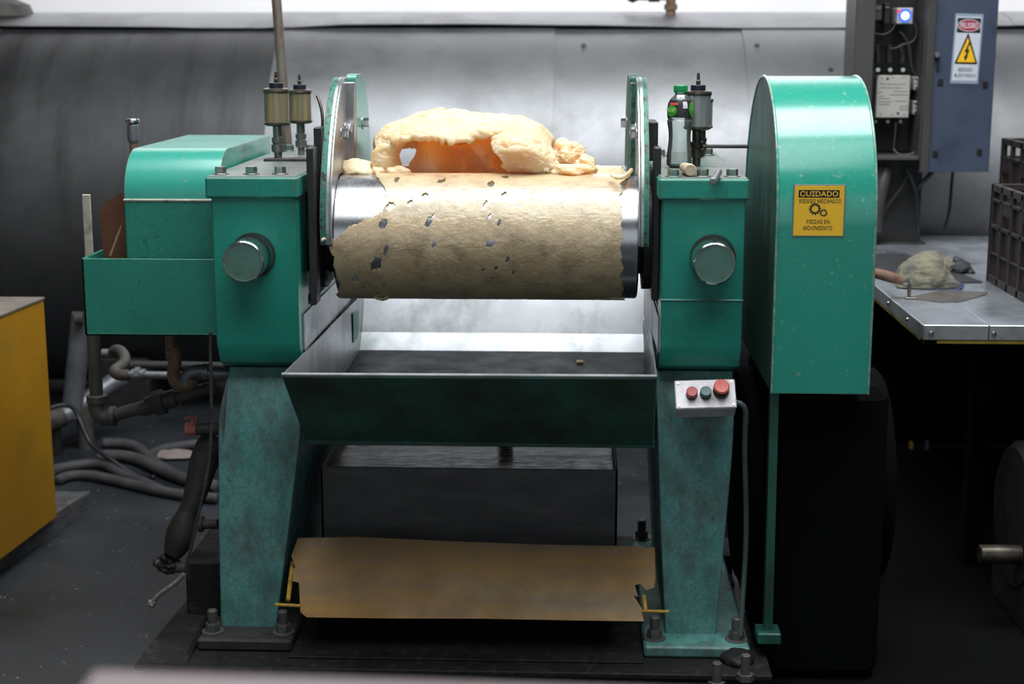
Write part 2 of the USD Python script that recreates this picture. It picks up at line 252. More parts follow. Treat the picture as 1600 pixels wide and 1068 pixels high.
M['cab_blue'] = surf('cabinet_blue_grey', (.05, .066, .105), (.065, .083, .125), 4, dirt=(.035, .045, .07), dirt_amt=.3, dscale=(6, 6, 6), rough=.42, bump=.05, fine=.06)
M['cab_dark'] = flat('cabinet_interior', (.010, .010, .010), .6)
M['panel_ivory'] = flat('ivory_plastic', (.42, .41, .37), .5)
M['print_grey'] = flat('faint_print', (.12, .12, .12), .6)
M['wire'] = flat('cable_black', (.014, .014, .016), .45)
M['wire_grey'] = flat('cable_grey', (.035, .035, .034), .5)
M['cable_green'] = surf('grey_green_cable', (.05, .075, .075), (.075, .10, .10), 20, rough=.5)
M['alu_box'] = surf('cast_aluminium_box', (.52, .50, .51), (.62, .60, .61), 14, dirt=(.30, .28, .27), dirt_amt=.35, dscale=(25, 25, 12), rough=.5, metallic=.25, bump=.06)
M['btn_red'] = surf('worn_red_button', (.33, .05, .045), (.40, .085, .075), 60, rough=.45)
M['btn_estop'] = surf('red_mushroom_button', (.50, .075, .06), (.56, .11, .09), 60, rough=.45)
M['btn_green'] = surf('worn_green_button', (.05, .10, .095), (.08, .13, .125), 60, rough=.4)
M['black_plastic'] = flat('black_plastic', (.012, .012, .013), .4)
M['bench'] = surf('bench_sheet_metal', (.40, .43, .47), (.52, .55, .60), 3, dirt=(.16, .17, .19), dirt_amt=.42, dscale=(5, 3, 5), rough=.28, rough2=.45, metallic=.75, bump=.05, bscale=20)
M['bench_edge'] = surf('bench_edge_metal', (.38, .39, .40), (.5, .51, .52), 8, dirt=(.14, .17, .14), dirt_amt=.4, dscale=(8, 8, 8), rough=.4, metallic=.7, bump=.06)
M['bench_yellow'] = surf('bench_yellow_frame', (.45, .29, .03), (.5, .34, .05), 12, dirt=(.08, .06, .02), dirt_amt=.4, dscale=(15, 15, 15), rough=.5)
M['crate'] = surf('dusty_brown_black_crate', (.014, .010, .0085), (.03, .021, .017), 12, rough=.5, rough2=.7, bump=.08, fine=.2)
M['mat'] = surf('ribbed_rubber_mat', (.022, .024, .027), (.04, .042, .046), 30, rough=.55, bump=.3, bscale=120)
M['wood'] = surf('worn_wood_handle', (.20, .105, .065), (.30, .18, .12), 8, stretch=(6, 6, 6), dirt=(.07, .04, .03), dirt_amt=.4, dscale=(20, 20, 20), rough=.5)
M['cork'] = surf('pale_wood_peg', (.46, .36, .23), (.58, .47, .32), 30, dirt=(.2, .16, .12), dirt_amt=.3, dscale=(40, 40, 40), rough=.7)
M['blade'] = surf('trowel_blade_steel', (.20, .175, .16), (.28, .25, .23), 8, dirt=(.12, .10, .09), dirt_amt=.4, dscale=(10, 10, 10), rough=.35, metallic=.7)
M['cloth'] = surf('grimy_cap_cloth', (.17, .165, .12), (.27, .24, .15), 12, dirt=(.06, .065, .065), dirt_amt=.6, dscale=(16, 16, 16), rough=.9, bump=.3, bscale=160)
M['blue_trim'] = flat('cap_blue_trim', (.02, .035, .13), .8)
M['glove'] = surf('black_glove', (.018, .02, .023), (.035, .037, .042), 20, rough=.6, bump=.2)
M['cap_green'] = flat('bottle_cap_green', (.012, .30, .10), .35)
M['label_dark'] = flat('bottle_label_dark', (.03, .025, .03), .35)
M['label_green'] = flat('bottle_label_green', (.05, .33, .03), .35)
M['label_red'] = flat('bottle_label_red', (.55, .06, .05), .35)
M['label_white'] = flat('bottle_label_white', (.6, .62, .65), .35)
M['label_pale'] = flat('bottle_label_pale', (.42, .62, .25), .35)
M['rope'] = surf('frayed_rope', (.09, .085, .08), (.20, .19, .18), 60, rough=.9)
M['tape'] = surf('red_tape', (.42, .09, .08), (.55, .20, .17), 60, rough=.7)
M['pink_bench'] = surf('pinkish_bench_edge', (.17, .13, .13), (.20, .155, .15), 4, rough=.6)
M['lamp_blue'] = glow('indicator_glow', (.55, .72, 1.0), 9.0); M['lamp_ring'] = glow('indicator_ring_glow', (.08, .16, .75), 1.6); M['led_red'] = glow('red_led_glow', (1, .03, .05), 2.0)

# ------------------------------------------------------------------ setting
struct('floor', cbox((-5, -3, -.2), (5, 9.4, 0), .001), M['floor'])
struct('wall_back', cbox((-5, 8.6, 0), (5, 8.8, 5.2), .001), M['wall'])
struct('wall_left', cbox((-5.2, -3, 0), (-5, 9.4, 5.2), .001), M['dark_wall'])
struct('wall_right', cbox((5, -3, 0), (5.2, 9.4, 5.2), .001), M['dark_wall'])
struct('ceiling', cbox((-5.2, -3, 5.2), (5.2, 9.4, 5.35), .001), M['dark_wall'])
kp = [G(140, 768, .07)[:2], G(0, 858, .07)[:2]]; kd = (kp[1] - kp[0]) / np.linalg.norm(kp[1] - kp[0])
ka, kb = kp[0] - kd * .0, kp[1] + kd * 1.2
kerb = prism(Polygon([ka, kb, kb + [-1.6, 0], ka + [-1.6, .0]]), 0, .07, 'z')
kerb = wobble(trimesh.Trimesh(*trimesh.remesh.subdivide_to_size(kerb.vertices, kerb.faces, .05, max_iter=12), process=True), .006, 18, 3)
struct('trim_1', kerb, M['kerb'], smooth=60)

# tank
TY, TZ, TR = 7.2, .9, .865
def arcshell(x0, x1, r, a0, a1, t=.004, n=64):
    a = np.linspace(math.radians(a0), math.radians(a1), n)
    o = [(TY - r * math.cos(q), TZ + r * math.sin(q)) for q in a]; i = [(TY - (r - t) * math.cos(q), TZ + (r - t) * math.sin(q)) for q in a[::-1]]
    return prism(Polygon(o + i), x0, x1)
tank = thing('storage_tank', 'huge horizontal metal-clad cylindrical tank behind the green mill', 'tank', (0, TY, 0))
obj('shell', cyl((-3.3, TY, TZ), (3.4, TY, TZ), TR - .012, 96), M['black'], tank)
joints = [-3.25, -2.55, P(415, 150, 6.4)[0], P(860, 150, 6.4)[0], P(1176, 100, 6.5)[0], 1.75, 2.6, 3.35]
for k in range(7):
    obj('cladding_sheet', arcshell(joints[k] - .012, joints[k + 1] + .012, TR - .003 - .006 * (k % 2), -75, 88, .004, 72), M['clad_dark' if k < 2 else 'clad'], tank, label='streaked cladding sheet with dimmer light painted in' if k < 2 else None)
for k, (a, b) in enumerate([(-3.25, -1.35), (-1.36, .42), (.41, 1.9), (1.89, 3.3)]):
    s = arcshell(a, b, TR + .003 + .002 * (k % 2), 66.5, 100, .004, 16); v = np.array(s.vertices)
    s = trimesh.Trimesh(*trimesh.remesh.subdivide_to_size(s.vertices, s.faces, .12, max_iter=10), process=False); v = np.array(s.vertices)
    lift = (meshkit.noise(np.stack([v[:, 0] * 2.1, v[:, 0] * 0, v[:, 0] * 0], 1), 5) - .35).clip(0) * .03 * np.clip((TY - v[:, 1]) / .3, 0, 1) ** 2
    v[:, 1] -= lift * .4; v[:, 2] += lift; s.vertices = v
    obj('cover_strip', s, M['clad'], tank)
for x in (-2.0, .3, 2.4): obj('saddle', cbox((x - .12, TY - .62, 0), (x + .12, TY + .62, .26), .01), M['black'], tank)
for px, py in ((47, 32), (912, 70), (1183, 70), (1298, 108)):
    d = ray(px, py); c = np.array([0, TY, TZ]); o = EYE - c; A = d[1]**2 + d[2]**2; B = o[1]*d[1] + o[2]*d[2]; C_ = o[1]**2 + o[2]**2 - TR**2
    q = EYE + d * ((-B - math.sqrt(max(B*B - A*C_, 0))) / A); n = np.array([0, q[1] - TY, q[2] - TZ]); n /= np.linalg.norm(n)
    obj('rivet', lathe([(0, 0), (.012, 0), (.009, .006), (0, .008)], q - n * .003, n, 12), M['bolt_dirty'], tank)
tb = P(1048, 14, 7.05); tb[2] = TZ + TR
obj('riser_pipe', [cyl((tb[0], 7.05, 1.72), (tb[0], 7.05, 2.3), .022, 20), cyl((tb[0], 7.05, 1.775), (tb[0], 7.05, 1.80), .03, 8)], M['rust_pipe'], tank, label='rusty riser pipe with hexagon nut')
obj('branch_pipe', [cyl((tb[0] - .16, 7.05, 1.835), (tb[0], 7.05, 1.835), .018, 16), cyl((tb[0] - .10, 7.05, 1.835), (tb[0] - .05, 7.05, 1.835), .026, 16), lathe([(0, -.03), (.02, -.022), (.03, 0), (.02, .022), (0, .03)], (tb[0] - .17, 7.05, 1.835), (1, 0, 0), 16)], M['iron'], tank)
mh = P(8, 10, 7.0)
obj('manhole_rim', lathe([(0, 0), (.13, 0), (.15, .03), (.13, .08), (.06, .11), (0, .115)], (mh[0] - .04, 7.05, 1.72), (0, 0, 1), 28), M['iron'], tank)

# ------------------------------------------------------------------ the mill
XL0, XL1, XR0, XR1 = -.895, -.686, .215, .415      # left and right housings
YF = 3.75
RY, RZ, RR = 4.0, 1.141, .160
RY2 = RY + 2 * RR + .004
mill = thing('rubber_mill', 'green two-roll rubber mill with worn paint, chrome rolls and catch tray', 'rubber mill', (-.24, 4.1, 0))
for side, (x0, x1) in enumerate(((XL0, XL1), (XR0, XR1))):
    inner = x1 if side == 0 else x0
    out = rpoly([(YF, 1.27), (YF, .90), (YF + .03, .845), (YF + .10, .82), (4.62, .82), (4.62, 1.27)], 0).difference(rpoly([(3.89, 1.18), (3.89, .975), (4.48, .975), (4.48, 1.262), (3.89, 1.262)], 0))
    h = obj('housing', prism(out, x0, x1), M['green'], mill, smooth=35)
    obj('inner_cheek', prism(rpoly([(3.80, .965), (3.80, .875), (3.86, .83), (4.60, .83), (4.60, .965)], 0), *((x1, x1 + .004) if side == 0 else (x0 - .004, x0))), M['tray_steel'], h, label='bare grey steel inner face')
    if side == 1: obj('seam_bead', prism(rpoly([(YF - .003, 1.017), (YF, 1.013), (YF + .1, 1.013), (YF + .1, 1.020), (YF, 1.020)], 0), x0 - .001, x1 + .001), M['green'], h)
    obj('bearing_cap', cbox((x0 - .012, YF - .012, 1.265), (x1 + .008, 4.63, 1.3165), .004), M['green'], h)
    obj('cap_top', cbox((x0 - .007, YF - .006, 1.3155), (x1 + .003, 4.62, 1.3185), .001), M['top_worn'], h, label='oily worn top face')
    bx = [G(px, py, 1.318) for px, py in (((345, 272), (393, 272), (438, 272)) if side == 0 else ((1052, 276), (1098, 276), (1144, 276)))]
    bx += [G(px, py, 1.318) for px, py in (((452, 236), (486, 236)) if side == 0 else ((1031, 244), (1106, 242)))]
    for q in bx: obj('cap_bolt', hexbolt((q[0], max(q[1], 3.775), 1.318), r=.0145, h=.016), M['bolt'], h)
    obj('bearing_block', [cbox((x0 + .01, 3.90, .985), (x1 - .01 if side == 0 else x1 - .01, 4.155, 1.25), .006), cbox((x0 + .01, 4.17, .985), (x1 - .01, 4.47, 1.25), .006)], M['black'], h)
    kc = P(393, 400, YF) if side == 0 else P(1111, 403, YF)
    obj('screw_socket', lathe([(.0506, 0), (.056, 0), (.056, .004), (.0506, .004)], (kc[0] + .004, YF - .001, kc[2] + .002), (0, -1, 0), 32), M['black'], h)
    obj('adjusting_nut', [lathe([(0, 0), (.0505, 0), (.0505, .098), (.0475, .1015), (.0465, .1015), (.0465, .0995), (0, .0995)], (kc[0], YF, kc[2]), (0, -1, 0), 48)], M['chrome'], h, label='chromed round adjusting nut')
    obj('nut_face', cyl((kc[0], YF - .0990, kc[2]), (kc[0], YF - .1002, kc[2]), .0462, 48), M['nut_face'], h, label='green painted nut face')
    obj('spanner_hole', cyl((kc[0] + .006, YF - .045, kc[2] + .0495), (kc[0] + .007, YF - .045, kc[2] + .0515), .009, 16), M['black'], h)
    # pedestal
    if side == 0:
        prof = [(-.885, .82), (-.712, .82), (-.700, .76), (-.697, .66), (-.735, .40), (-.776, .13), (-.922, .13), (-.918, .40), (-.908, .70)]
    else:
        prof = [(.207, .82), (.405, .82), (.407, .70), (.404, .60), (.392, .40), (.376, .13), (.245, .13), (.228, .40), (.215, .66)]
    pm = prism(rpoly(prof, .004), 3.79, 4.55, 'y'); v = np.array(pm.vertices)
    pm = trimesh.Trimesh(*trimesh.remesh.subdivide_to_size(pm.vertices, pm.faces, .09, max_iter=10), process=True); v = np.array(pm.vertices)
    front = v[:, 1] < 3.9; v[front, 1] += np.clip((v[front, 2] - .66) / .16, 0, 1) ** 2 * .05; pm.vertices = v
    pd = obj('pedestal', pm, M['green_old'], mill, smooth=40)
    fx0, fx1 = (-.965, -.72) if side == 0 else (.185, .455)
    obj('foot_plate', cbox((fx0, 3.70, .10), (fx1, 4.6, .132), .006), M['black_dust'] if side == 0 else M['green_old'], pd)
    for x in ((fx0 + .03, fx1 - .03)):
        for y in (3.755, 4.56): obj('anchor_bolt', hexbolt((x, y, .132), r=.02, h=.022) + [cyl((x, y, .15), (x, y, .192), .013, 16, .003)], M['bolt_dirty'], pd)
# rolls
for k, (yy, nm) in enumerate(((RY, 'front'), (RY2, 'rear'))):
    r = obj('roll', lathe([(0, 0), (RR - .004, 0), (RR, .004), (RR, .776 - .004), (RR - .004, .776), (0, .776)], (-.613, yy, RZ), (1, 0, 0), 160), M['roll'], mill, smooth=30)
    for a, b in ((-.70, -.612), (.162, .23)): obj('journal', cyl((a, yy, RZ), (b, yy, RZ), .095, 40), M['black'], r)
    for a, b in ((-.672, -.640), (.176, .208)): obj('collar', lathe([(0, 0), (.135, 0), (.135, .022), (.12, .03), (0, .03)], (a, yy, RZ), (1, 0, 0), 64), M['black'], r)
# guide plates
roll_hole = Point(RY, RZ).buffer(RR + .0035, quad_segs=48)
roll_hole2 = Point(RY2, RZ).buffer(RR + .0035, quad_segs=48)
def cheek(outline): 
    g = outline.difference(roll_hole.union(roll_hole2)); return max(getattr(g, 'geoms', [g]), key=lambda q: q.area)
fo = Polygon([(4.115, 1.545), (4.07, 1.54), (3.985, 1.49), (3.92, 1.42), (3.865, 1.33), (3.825, 1.22), (3.822, 1.14), (3.836, 1.135), (3.99, 1.15), (4.16, 1.15), (4.16, 1.545)]).buffer(-.02).buffer(.02, quad_segs=8)
def smooth_out(pts, k=60):
    p = spline(np.c_[np.array(pts), np.zeros(len(pts))], k)[:, :2]; return [tuple(q) for q in p]
fo = Polygon(smooth_out([(4.12, 1.548), (4.06, 1.538), (3.985, 1.49), (3.92, 1.42), (3.862, 1.33), (3.828, 1.23), (3.824, 1.14)]) + [(3.836, 1.135), (3.99, 1.15), (4.16, 1.15), (4.16, 1.548)])
ro = Polygon([(4.18, 1.30), (4.18, 1.555), (4.27, 1.555), (4.36, 1.53), (4.42, 1.46), (4.45, 1.36), (4.45, 1.22), (4.33, 1.15)]).buffer(-.015).buffer(.015, quad_segs=8)
for side, (xa, xb) in enumerate(((-.640, -.614), (.1630, .1860))):
    inner = 1 if side == 0 else -1; xi = xb if side == 0 else xa
    # front cheek: painted rim, bare face
    g = obj('guide_plate', prism(cheek(fo), xa, xb), M['green_chip'], mill, label='front guide plate with chipped green edge')
    obj('bare_face', prism(cheek(fo).buffer(-.001), xi, xi + inner * .0035), M['steel'], g, label='bright bare steel inner face')
    obj('rubbing_edge', prism(cheek(fo).buffer(.0012).difference(cheek(fo).buffer(-.002)), *sorted((xi - inner * .003, xi - inner * .010))), M['steel'], g)
    for (y, z) in ((4.03, 1.405), (4.10, 1.415)): obj('plate_bolt', hexbolt((xi + inner * .003, y, z), (inner, 0, 0), r=.013, h=.014), M['bolt_clean'], g)
    off = .022 if side == 0 else -.02
    g2 = obj('guide_plate', prism(cheek(ro), xa + off, xb + off), M['green_guard'] if side == 0 else M['green_chip'], mill, label='rear guide plate painted green')
    for (y, z) in ((4.30, 1.42),): obj('plate_bolt', hexbolt((xi + off, y, z), (inner, 0, 0), r=.013, h=.014), M['bolt_clean'], g2)
    if side == 0:
        obj('slide_bar', cbox((-.614, 4.135, 1.29), (-.592, 4.175, 1.535), .002), M['steel'], mill, label='bright vertical steel slide bar')
        obj('guide_bracket', [cbox((-.6655, 3.795, .99), (-.648, 3.86, 1.385), .003), cbox((-.660, 3.88, 1.15), (-.6405, 3.94, 1.43), .003)], M['black'], mill)
        obj('latch_pin', tube(spline([(-.648, 3.95, 1.43), (-.650, 3.96, 1.46), (-.665, 3.98, 1.505)], 10), .004, 8), M['oil_iron'], mill)
    else:
        obj('slide_bar', cbox((.145, 4.135, 1.29), (.163, 4.175, 1.535), .002), M['green_chip'], mill)
        obj('guide_bracket', [cbox((.1865, 3.99, 1.34), (.213, 4.12, 1.44), .003), cbox((.196, 3.84, 1.0), (.214, 3.90, 1.385), .003)], M['black'], mill)
# catch tray
T = dict(fl=(-.682, 3.5, .875), fr=(.192, 3.5, .878))
def sheet4(a, b, c, d, t, n):
    n = np.array(n, float) / np.linalg.norm(n) * t; p = [np.array(q, float) for q in (a, b, c, d)]
    return hull(p + [q + n for q in p])
tray = obj('catch_tray', [sheet4((-.682, 3.5, .875), (.192, 3.5, .878), (.200, 3.75, .652), (-.676, 3.75, .656), .006, (0, -.7, -.7))], M['green_dark'], mill, label='dark green oily front plate of the catch tray')
obj('rolled_rim', tube(np.linspace((-.684, 3.499, .8765), (.194, 3.499, .8795), 12), .0042, 8), M['tray_steel'], tray, label='bright worn front rim')
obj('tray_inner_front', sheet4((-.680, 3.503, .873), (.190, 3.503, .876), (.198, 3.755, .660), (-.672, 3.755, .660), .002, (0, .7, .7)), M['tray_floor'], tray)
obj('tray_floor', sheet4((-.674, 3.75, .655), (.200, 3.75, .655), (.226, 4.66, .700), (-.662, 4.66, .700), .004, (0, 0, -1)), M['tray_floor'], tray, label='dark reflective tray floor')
obj('tray_side', sheet4((-.682, 3.5, .875), (-.676, 3.75, .656), (-.664, 4.66, .700), (-.664, 4.76, .86), .003, (-1, 0, 0)), M['tray_steel'], tray)
obj('tray_side', sheet4((.192, 3.5, .878), (.200, 3.75, .652), (.227, 4.66, .700), (.227, 4.76, .86), .003, (1, 0, 0)), M['tray_steel'], tray)
obj('tray_back', [sheet4((-.664, 4.66, .698), (.227, 4.66, .698), (.227, 4.70, .749), (-.664, 4.70, .749), .004, (0, 1, 0)), sheet4((-.664, 4.706, .747), (.227, 4.706, .747), (.227, 4.865, 1.02), (-.664, 4.865, 1.02), .004, (0, 1, 0))], M['tray_steel'], tray, label='bright steel back plate with fold line')
obj('side_patch', sheet4((-.6645, 4.52, .84), (-.6650, 4.52, .75), (-.6640, 4.62, .75), (-.6630, 4.64, .83), .002, (1, 0, 0)), M['green_flat'], tray, label='patch of green paint')
obj('bottom_flange', cbox((-.676, 3.745, .640), (.206, 3.80, .658), .002), M['green_dark'], tray)
cr = G(906, 567, .69); 
# pipes / cover / trough on the left
cv = Polygon([(3.93, .96), (3.93, 1.24)] + [(3.93 + .125 - .125 * math.cos(a), 1.24 + .125 * math.sin(a)) for a in np.linspace(0, math.pi / 2, 14)][1:] + [(4.62, 1.365), (4.62, .96)])
gc = obj('gear_cover', prism(cv, -1.166, -.918), M['green_cover'], mill, label='light green rounded gear cover')
obj('lower_panel', cbox((-1.1655, 3.926, 1.085), (-.9185, 3.935, 1.238), .001), M['green_flat'], gc)
obj('seam_strip', cbox((-1.168, 3.924, 1.236), (-.916, 3.935, 1.243), .002), M['beige'], gc)
tr = obj('oil_trough', [cbox((-1.262, 3.85, .897), (-.9, 3.858, 1.098), .002), cbox((-1.262, 3.85, .897), (-1.254, 4.55, 1.098), .002), cbox((-1.40, 4.545, .897), (-.9, 4.553, 1.098), .002), cbox((-1.262, 3.85, .897), (-.9, 4.55, .903), .002), cbox((-1.37, 4.47, .89), (-1.22, 4.55, .903), .002)], M['green_flat'], mill, label='flat green open oil trough')
obj('trough_stay', moved(cbox((-1.282, 3.945, .90), (-1.260, 3.953, 1.252), .002)), M['beige'], tr, label='chipped beige flat bar')
obj('splash_plate', prism(Polygon([(-1.258, .91), (-1.15, .91), (-1.15, 1.262), (-1.17, 1.262), (-1.245, 1.225), (-1.258, 1.20)]), 4.02, 4.026, 'y'), M['rust'], tr, label='rusty brown splash plate')
obj('stay_rod', tube(np.linspace(P(172, 400, 3.94), P(190, 352, 3.98), 6), .003, 6), M['rust_pipe'], tr)
q0 = P(207, 186, 4.5)
np_ = obj('breather_pipe', cyl((q0[0], q0[1], .90), (q0[0], q0[1], q0[2] - .06), .0125, 16), M['rust_pipe'], mill, label='short upright breather pipe rising behind the gear cover')
obj('fitting', lathe([(0, 0), (.014, 0), (.017, .01), (.017, .05), (.013, .055), (0, .055)], (q0[0], q0[1], q0[2] - .068), n=20), M['galv'], np_); obj('breather_cap', lathe([(0, 0), (.018, 0), (.020, .003), (.020, .010), (.018, .013), (0, .013)], (q0[0], q0[1], q0[2] - .012), n=20), M['bolt_clean'], np_)
# wheel guard on the right
GX0, GX1, GY0, GY1, GZ = .487, .722, 3.70, 4.40, .795
gr = (GY1 - GY0) / 2; gcz = 1.555 - gr
arc = [(GY0 + gr - gr * math.cos(a), gcz + gr * math.sin(a)) for a in np.linspace(0, math.pi, 48)]
sil = Polygon([(GY0, GZ)] + arc + [(GY1, GZ)])
band = sil.difference(Polygon([(GY0 + .006, GZ - .1)] + [(GY0 + gr - (gr - .006) * math.cos(a), gcz + (gr - .006) * math.sin(a)) for a in np.linspace(0, math.pi, 48)] + [(GY1 - .006, GZ - .1)]))
wg = obj('wheel_guard', prism(band, GX0, GX1), M['green_guard'], mill, smooth=30, label='tall rounded bright green wheel guard')
obj('guard_side', prism(sil.buffer(-.001), GX0 - .0005, GX0 + .006), M['green_side'], wg, label='left side of the guard streaked with black grime')
obj('guard_side', prism(sil.buffer(-.001), GX1 - .006, GX1 + .0005), M['green_side'], wg)
rim = [(q[0], q[1]) for q in [(GY0, GZ)] + arc + [(GY1, GZ)]]
for x in (GX0, GX1): obj('guard_edge', tube([(x, a, b) for a, b in rim], .0035, 8), M['green_guard'], wg)
obj('guard_floor', cbox((GX0, GY0 + .01, GZ), (GX1, GY1 - .01, GZ + .006), .001), M['black'], wg)
gp0 = P(1211, 612, 3.73); gp1 = P(1201, 985, 3.73)
obj('guard_post', [sheet4(gp0 + [-.008, 0, 0], gp0 + [.010, 0, 0], gp1 + [.010, 0, 0], gp1 + [-.008, 0, 0], .004, (0, 1, 0)), sheet4(gp0 + [-.008, 0, 0], gp1 + [-.008, 0, 0], gp1 + [-.008, .03, 0], gp0 + [-.008, .03, 0], .003, (-1, 0, 0)), cbox(gp1 + [-.03, -.02, -.03], gp1 + [.03, .05, 0], .003)], M['green_dark'], mill, label='thin angle-iron post below the wheel guard')
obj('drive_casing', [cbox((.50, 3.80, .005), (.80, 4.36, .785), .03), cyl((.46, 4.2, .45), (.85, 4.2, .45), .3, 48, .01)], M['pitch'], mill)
# sign on guard
sx0, sx1, sz1, sz0 = P(1242, 289, GY0)[0], P(1320, 289, GY0)[0], P(1280, 290, GY0)[2], P(1280, 368, GY0)[2]
sw, sh = sx1 - sx0, sz1 - sz0; sy = GY0 - .0012
ws = obj('warning_sign', cbox((sx0 - .003, GY0 - .001, sz0 - .003), (sx1 + .003, GY0 + .001, sz1 + .003), .0005), M['sign_film'], mill, label='yellow square mechanical hazard sticker on the wheel guard')
obj('sign_face', cbox((sx0, GY0 - .0014, sz0), (sx1, GY0, sz1), .0002), M['sign_y'], ws)
U = lambda u: sx0 + u * sw
V = lambda v: sz1 - v * sh
yy = GY0 - .0012
obj('title_bar', cbox((U(.08), yy - .0006, V(.235)), (U(.90), yy + .0002, V(.085)), .0002), M['ink'], ws)
obj('title', text('CUIDADO', U(.49), V(.16), sw * .76, sh * .105, yy - .0004), M['sign_y'], ws)
obj('lettering', text('RIESGO MECANICO', U(.52), V(.305), sw * .84, sh * .075, yy, bold=False), M['ink'], ws)
obj('lettering', text('PIEZAS EN', U(.49), V(.715), sw * .46, sh * .075, yy, bold=False), M['ink'], ws)
obj('lettering', text('MOVIMIENTO', U(.49), V(.845), sw * .58, sh * .08, yy, bold=False), M['ink'], ws)
def gear2(cx, cz, r, n):
    a = np.linspace(0, 2 * math.pi, n * 8, endpoint=False); rr = np.where((np.arange(n * 8) // 4) % 2 == 0, r, r * .78)
    return Polygon(np.stack([cx + rr * np.cos(a), cz + rr * np.sin(a)], 1)).difference(Point(cx, cz).buffer(r * .55))
obj('gear_symbol', prism(gear2(U(.42), V(.46), sw * .125, 12), yy - .0004, yy + .0004, 'y'), M['ink'], ws)
obj('gear_symbol', prism(gear2(U(.595), V(.54), sw * .08, 10), yy - .0004, yy + .0004, 'y'), M['ink'], ws)
# oil cups
def oil_cup(x, y, z, s, glass, lab, dirty=True):
    """s: scale, body radius .036*s"""
    A = lambda prof: [(r * s, h * s) for r, h in prof]; o = (x, y, z)
    c = obj('oil_cup', lathe(A([(0, .0), (.011, 0), (.011, .024), (.016, .024), (.018, .030), (.018, .046), (.014, .048), (.017, .054), (.017, .066), (.013, .068), (.013, .098), (.008, .10), (0, .10)]), o, n=20), M['oil_grey' if dirty else 'oil_iron'], mill, label=lab)
    obj('base_flange', lathe(A([(0, .098), (.030, .098), (.037, .102), (.037, .107), (.033, .109), (0, .109)]), o, n=36), M['oil_iron'], c)
    obj('glass', lathe(A([(.0335, .108), (.0345, .108), (.0345, .192), (.0335, .192), (.0335, .108)]), o, n=40), M[glass], c, label='stained glass cylinder')
    obj('needle_tube', lathe(A([(0, .108), (.011, .108), (.011, .192), (0, .192)]), o, n=16), M['oil_iron'], c)
    obj('lid', lathe(A([(0, .190), (.036, .190), (.0375, .194), (.036, .200), (.028, .203), (0, .203)]), o, n=36), M['oil_iron'], c)
    obj('cap_disc', lathe(A([(0, .203), (.020, .203), (.020, .216), (.019, .217), (0, .217)]), o, n=24), M['navy_cap'], c)
    obj('needle', lathe(A([(0, .217), (.006, .217), (.006, .228), (.0042, .23), (.0042, .237), (.0048, .238), (.0035, .248), (0, .25)]), o, n=8), M['oil_iron'], c)
q1 = G(435, 251, 1.318); q2 = G(471, 242, 1.318); q3 = G(1088, 260, 1.318); q4 = G(1096, 245, 1.318)
oil_cup(q1[0], q1[1], 1.318, .98, 'amber', 'front amber glass oil cup on the left cap')
oil_cup(q2[0], q2[1], 1.318, .93, 'amber', 'rear amber glass oil cup on the left cap')
oil_cup(q3[0], q3[1], 1.318, .98, 'cloudy', 'cloudy glass oil cup behind the bottle', False)
oil_cup(q4[0], q4[1], 1.318, .82, 'cloudy', 'small oil cup at the back of the right cap', False)
obj('cup_plate', cbox((q1[0] - .035, q1[1] - .03, 1.3185), (-.66, q1[1] + .02, 1.326), .001), M['iron'], mill)
obj('oil_line', tube(np.linspace((q4[0] - .01, q4[1] - .06, 1.352), (GX0 + .003, q4[1] - .06, 1.352), 6), .005, 8), M['black'], mill, label='black rod between oil cup and wheel guard')
# control box
cbx = thing('control_box', 'small aluminium push-button box on the right pedestal of the mill', 'control box', (.33, 3.74, .75))
def tilt(m): 
    M1 = rotm((0, 1, 0), -2.2, (.325, 3.7, .79)) @ rotm((1, 0, 0), -38, (.325, 3.70, .79)); return moved(m, None, M1)
# box: face in XZ plane at y=3.70 before tilting, 0.148 wide, 0.075 tall, 0.055 deep
bx0, bx1, bz0, bz1 = .2515, .3985, .752, .828
obj('box_body', tilt(cbox((bx0, 3.70, bz0), (bx1, 3.752, bz1), .004)), M['alu_box'], cbx)
obj('box_lid', tilt(cbox((bx0 - .001, 3.694, bz0 - .001), (bx1 + .001, 3.702, bz1 + .001), .0025)), M['alu_box'], cbx)
def button(u, v, r, l, mat, nm, lab, flange=None):
    c = np.array([bx0 + u * (bx1 - bx0), 3.694, bz1 - v * (bz1 - bz0)])
    b = obj(nm, tilt(lathe([(0, 0), (r * (.8 if flange else 1.), 0), (r * (.8 if flange else 1.), l * .45), (r, l * .5), (r, l * .85), (r * .85, l), (r * .5, l * .97), (0, l * .95)], c + [0, -.008 if not flange else -.012, 0], (0, -1, 0), 32)), M[mat], cbx, label=lab)
    obj('collar', tilt(lathe([(0, 0), (r * 1.05, 0), (r * 1.02, .009 if not flange else .013), (0, .0095 if not flange else .0135)], c, (0, -1, 0), 32)), M['black_plastic'], b)
button(.27, .52, .0138, .012, 'btn_red', 'stop_button', 'worn flat red push button')
button(.50, .52, .0138, .012, 'btn_green', 'start_button', 'dark green push button')
button(.76, .42, .0195, .018, 'btn_estop', 'emergency_button', 'red mushroom emergency button', True)
for u, v in ((.05, .1), (.95, .1), (.05, .9), (.95, .9)):
    c = np.array([bx0 + u * (bx1 - bx0), 3.694, bz1 - v * (bz1 - bz0)]); obj('screw', tilt(cyl(c, c + [0, -.002, 0], .003, 10)), M['bolt_clean'], cbx)
obj('box_bracket', cbox((.27, 3.745, .745), (.39, 3.788, .758), .002), M['black'], cbx)
ce = [P(1149, 628, 3.72), P(1160, 632, 3.72), P(1165, 660, 3.73), P(1165, 760, 3.76), P(1165, 860, 3.78), P(1160, 940, 3.76), P(1157, 993, 3.74)]
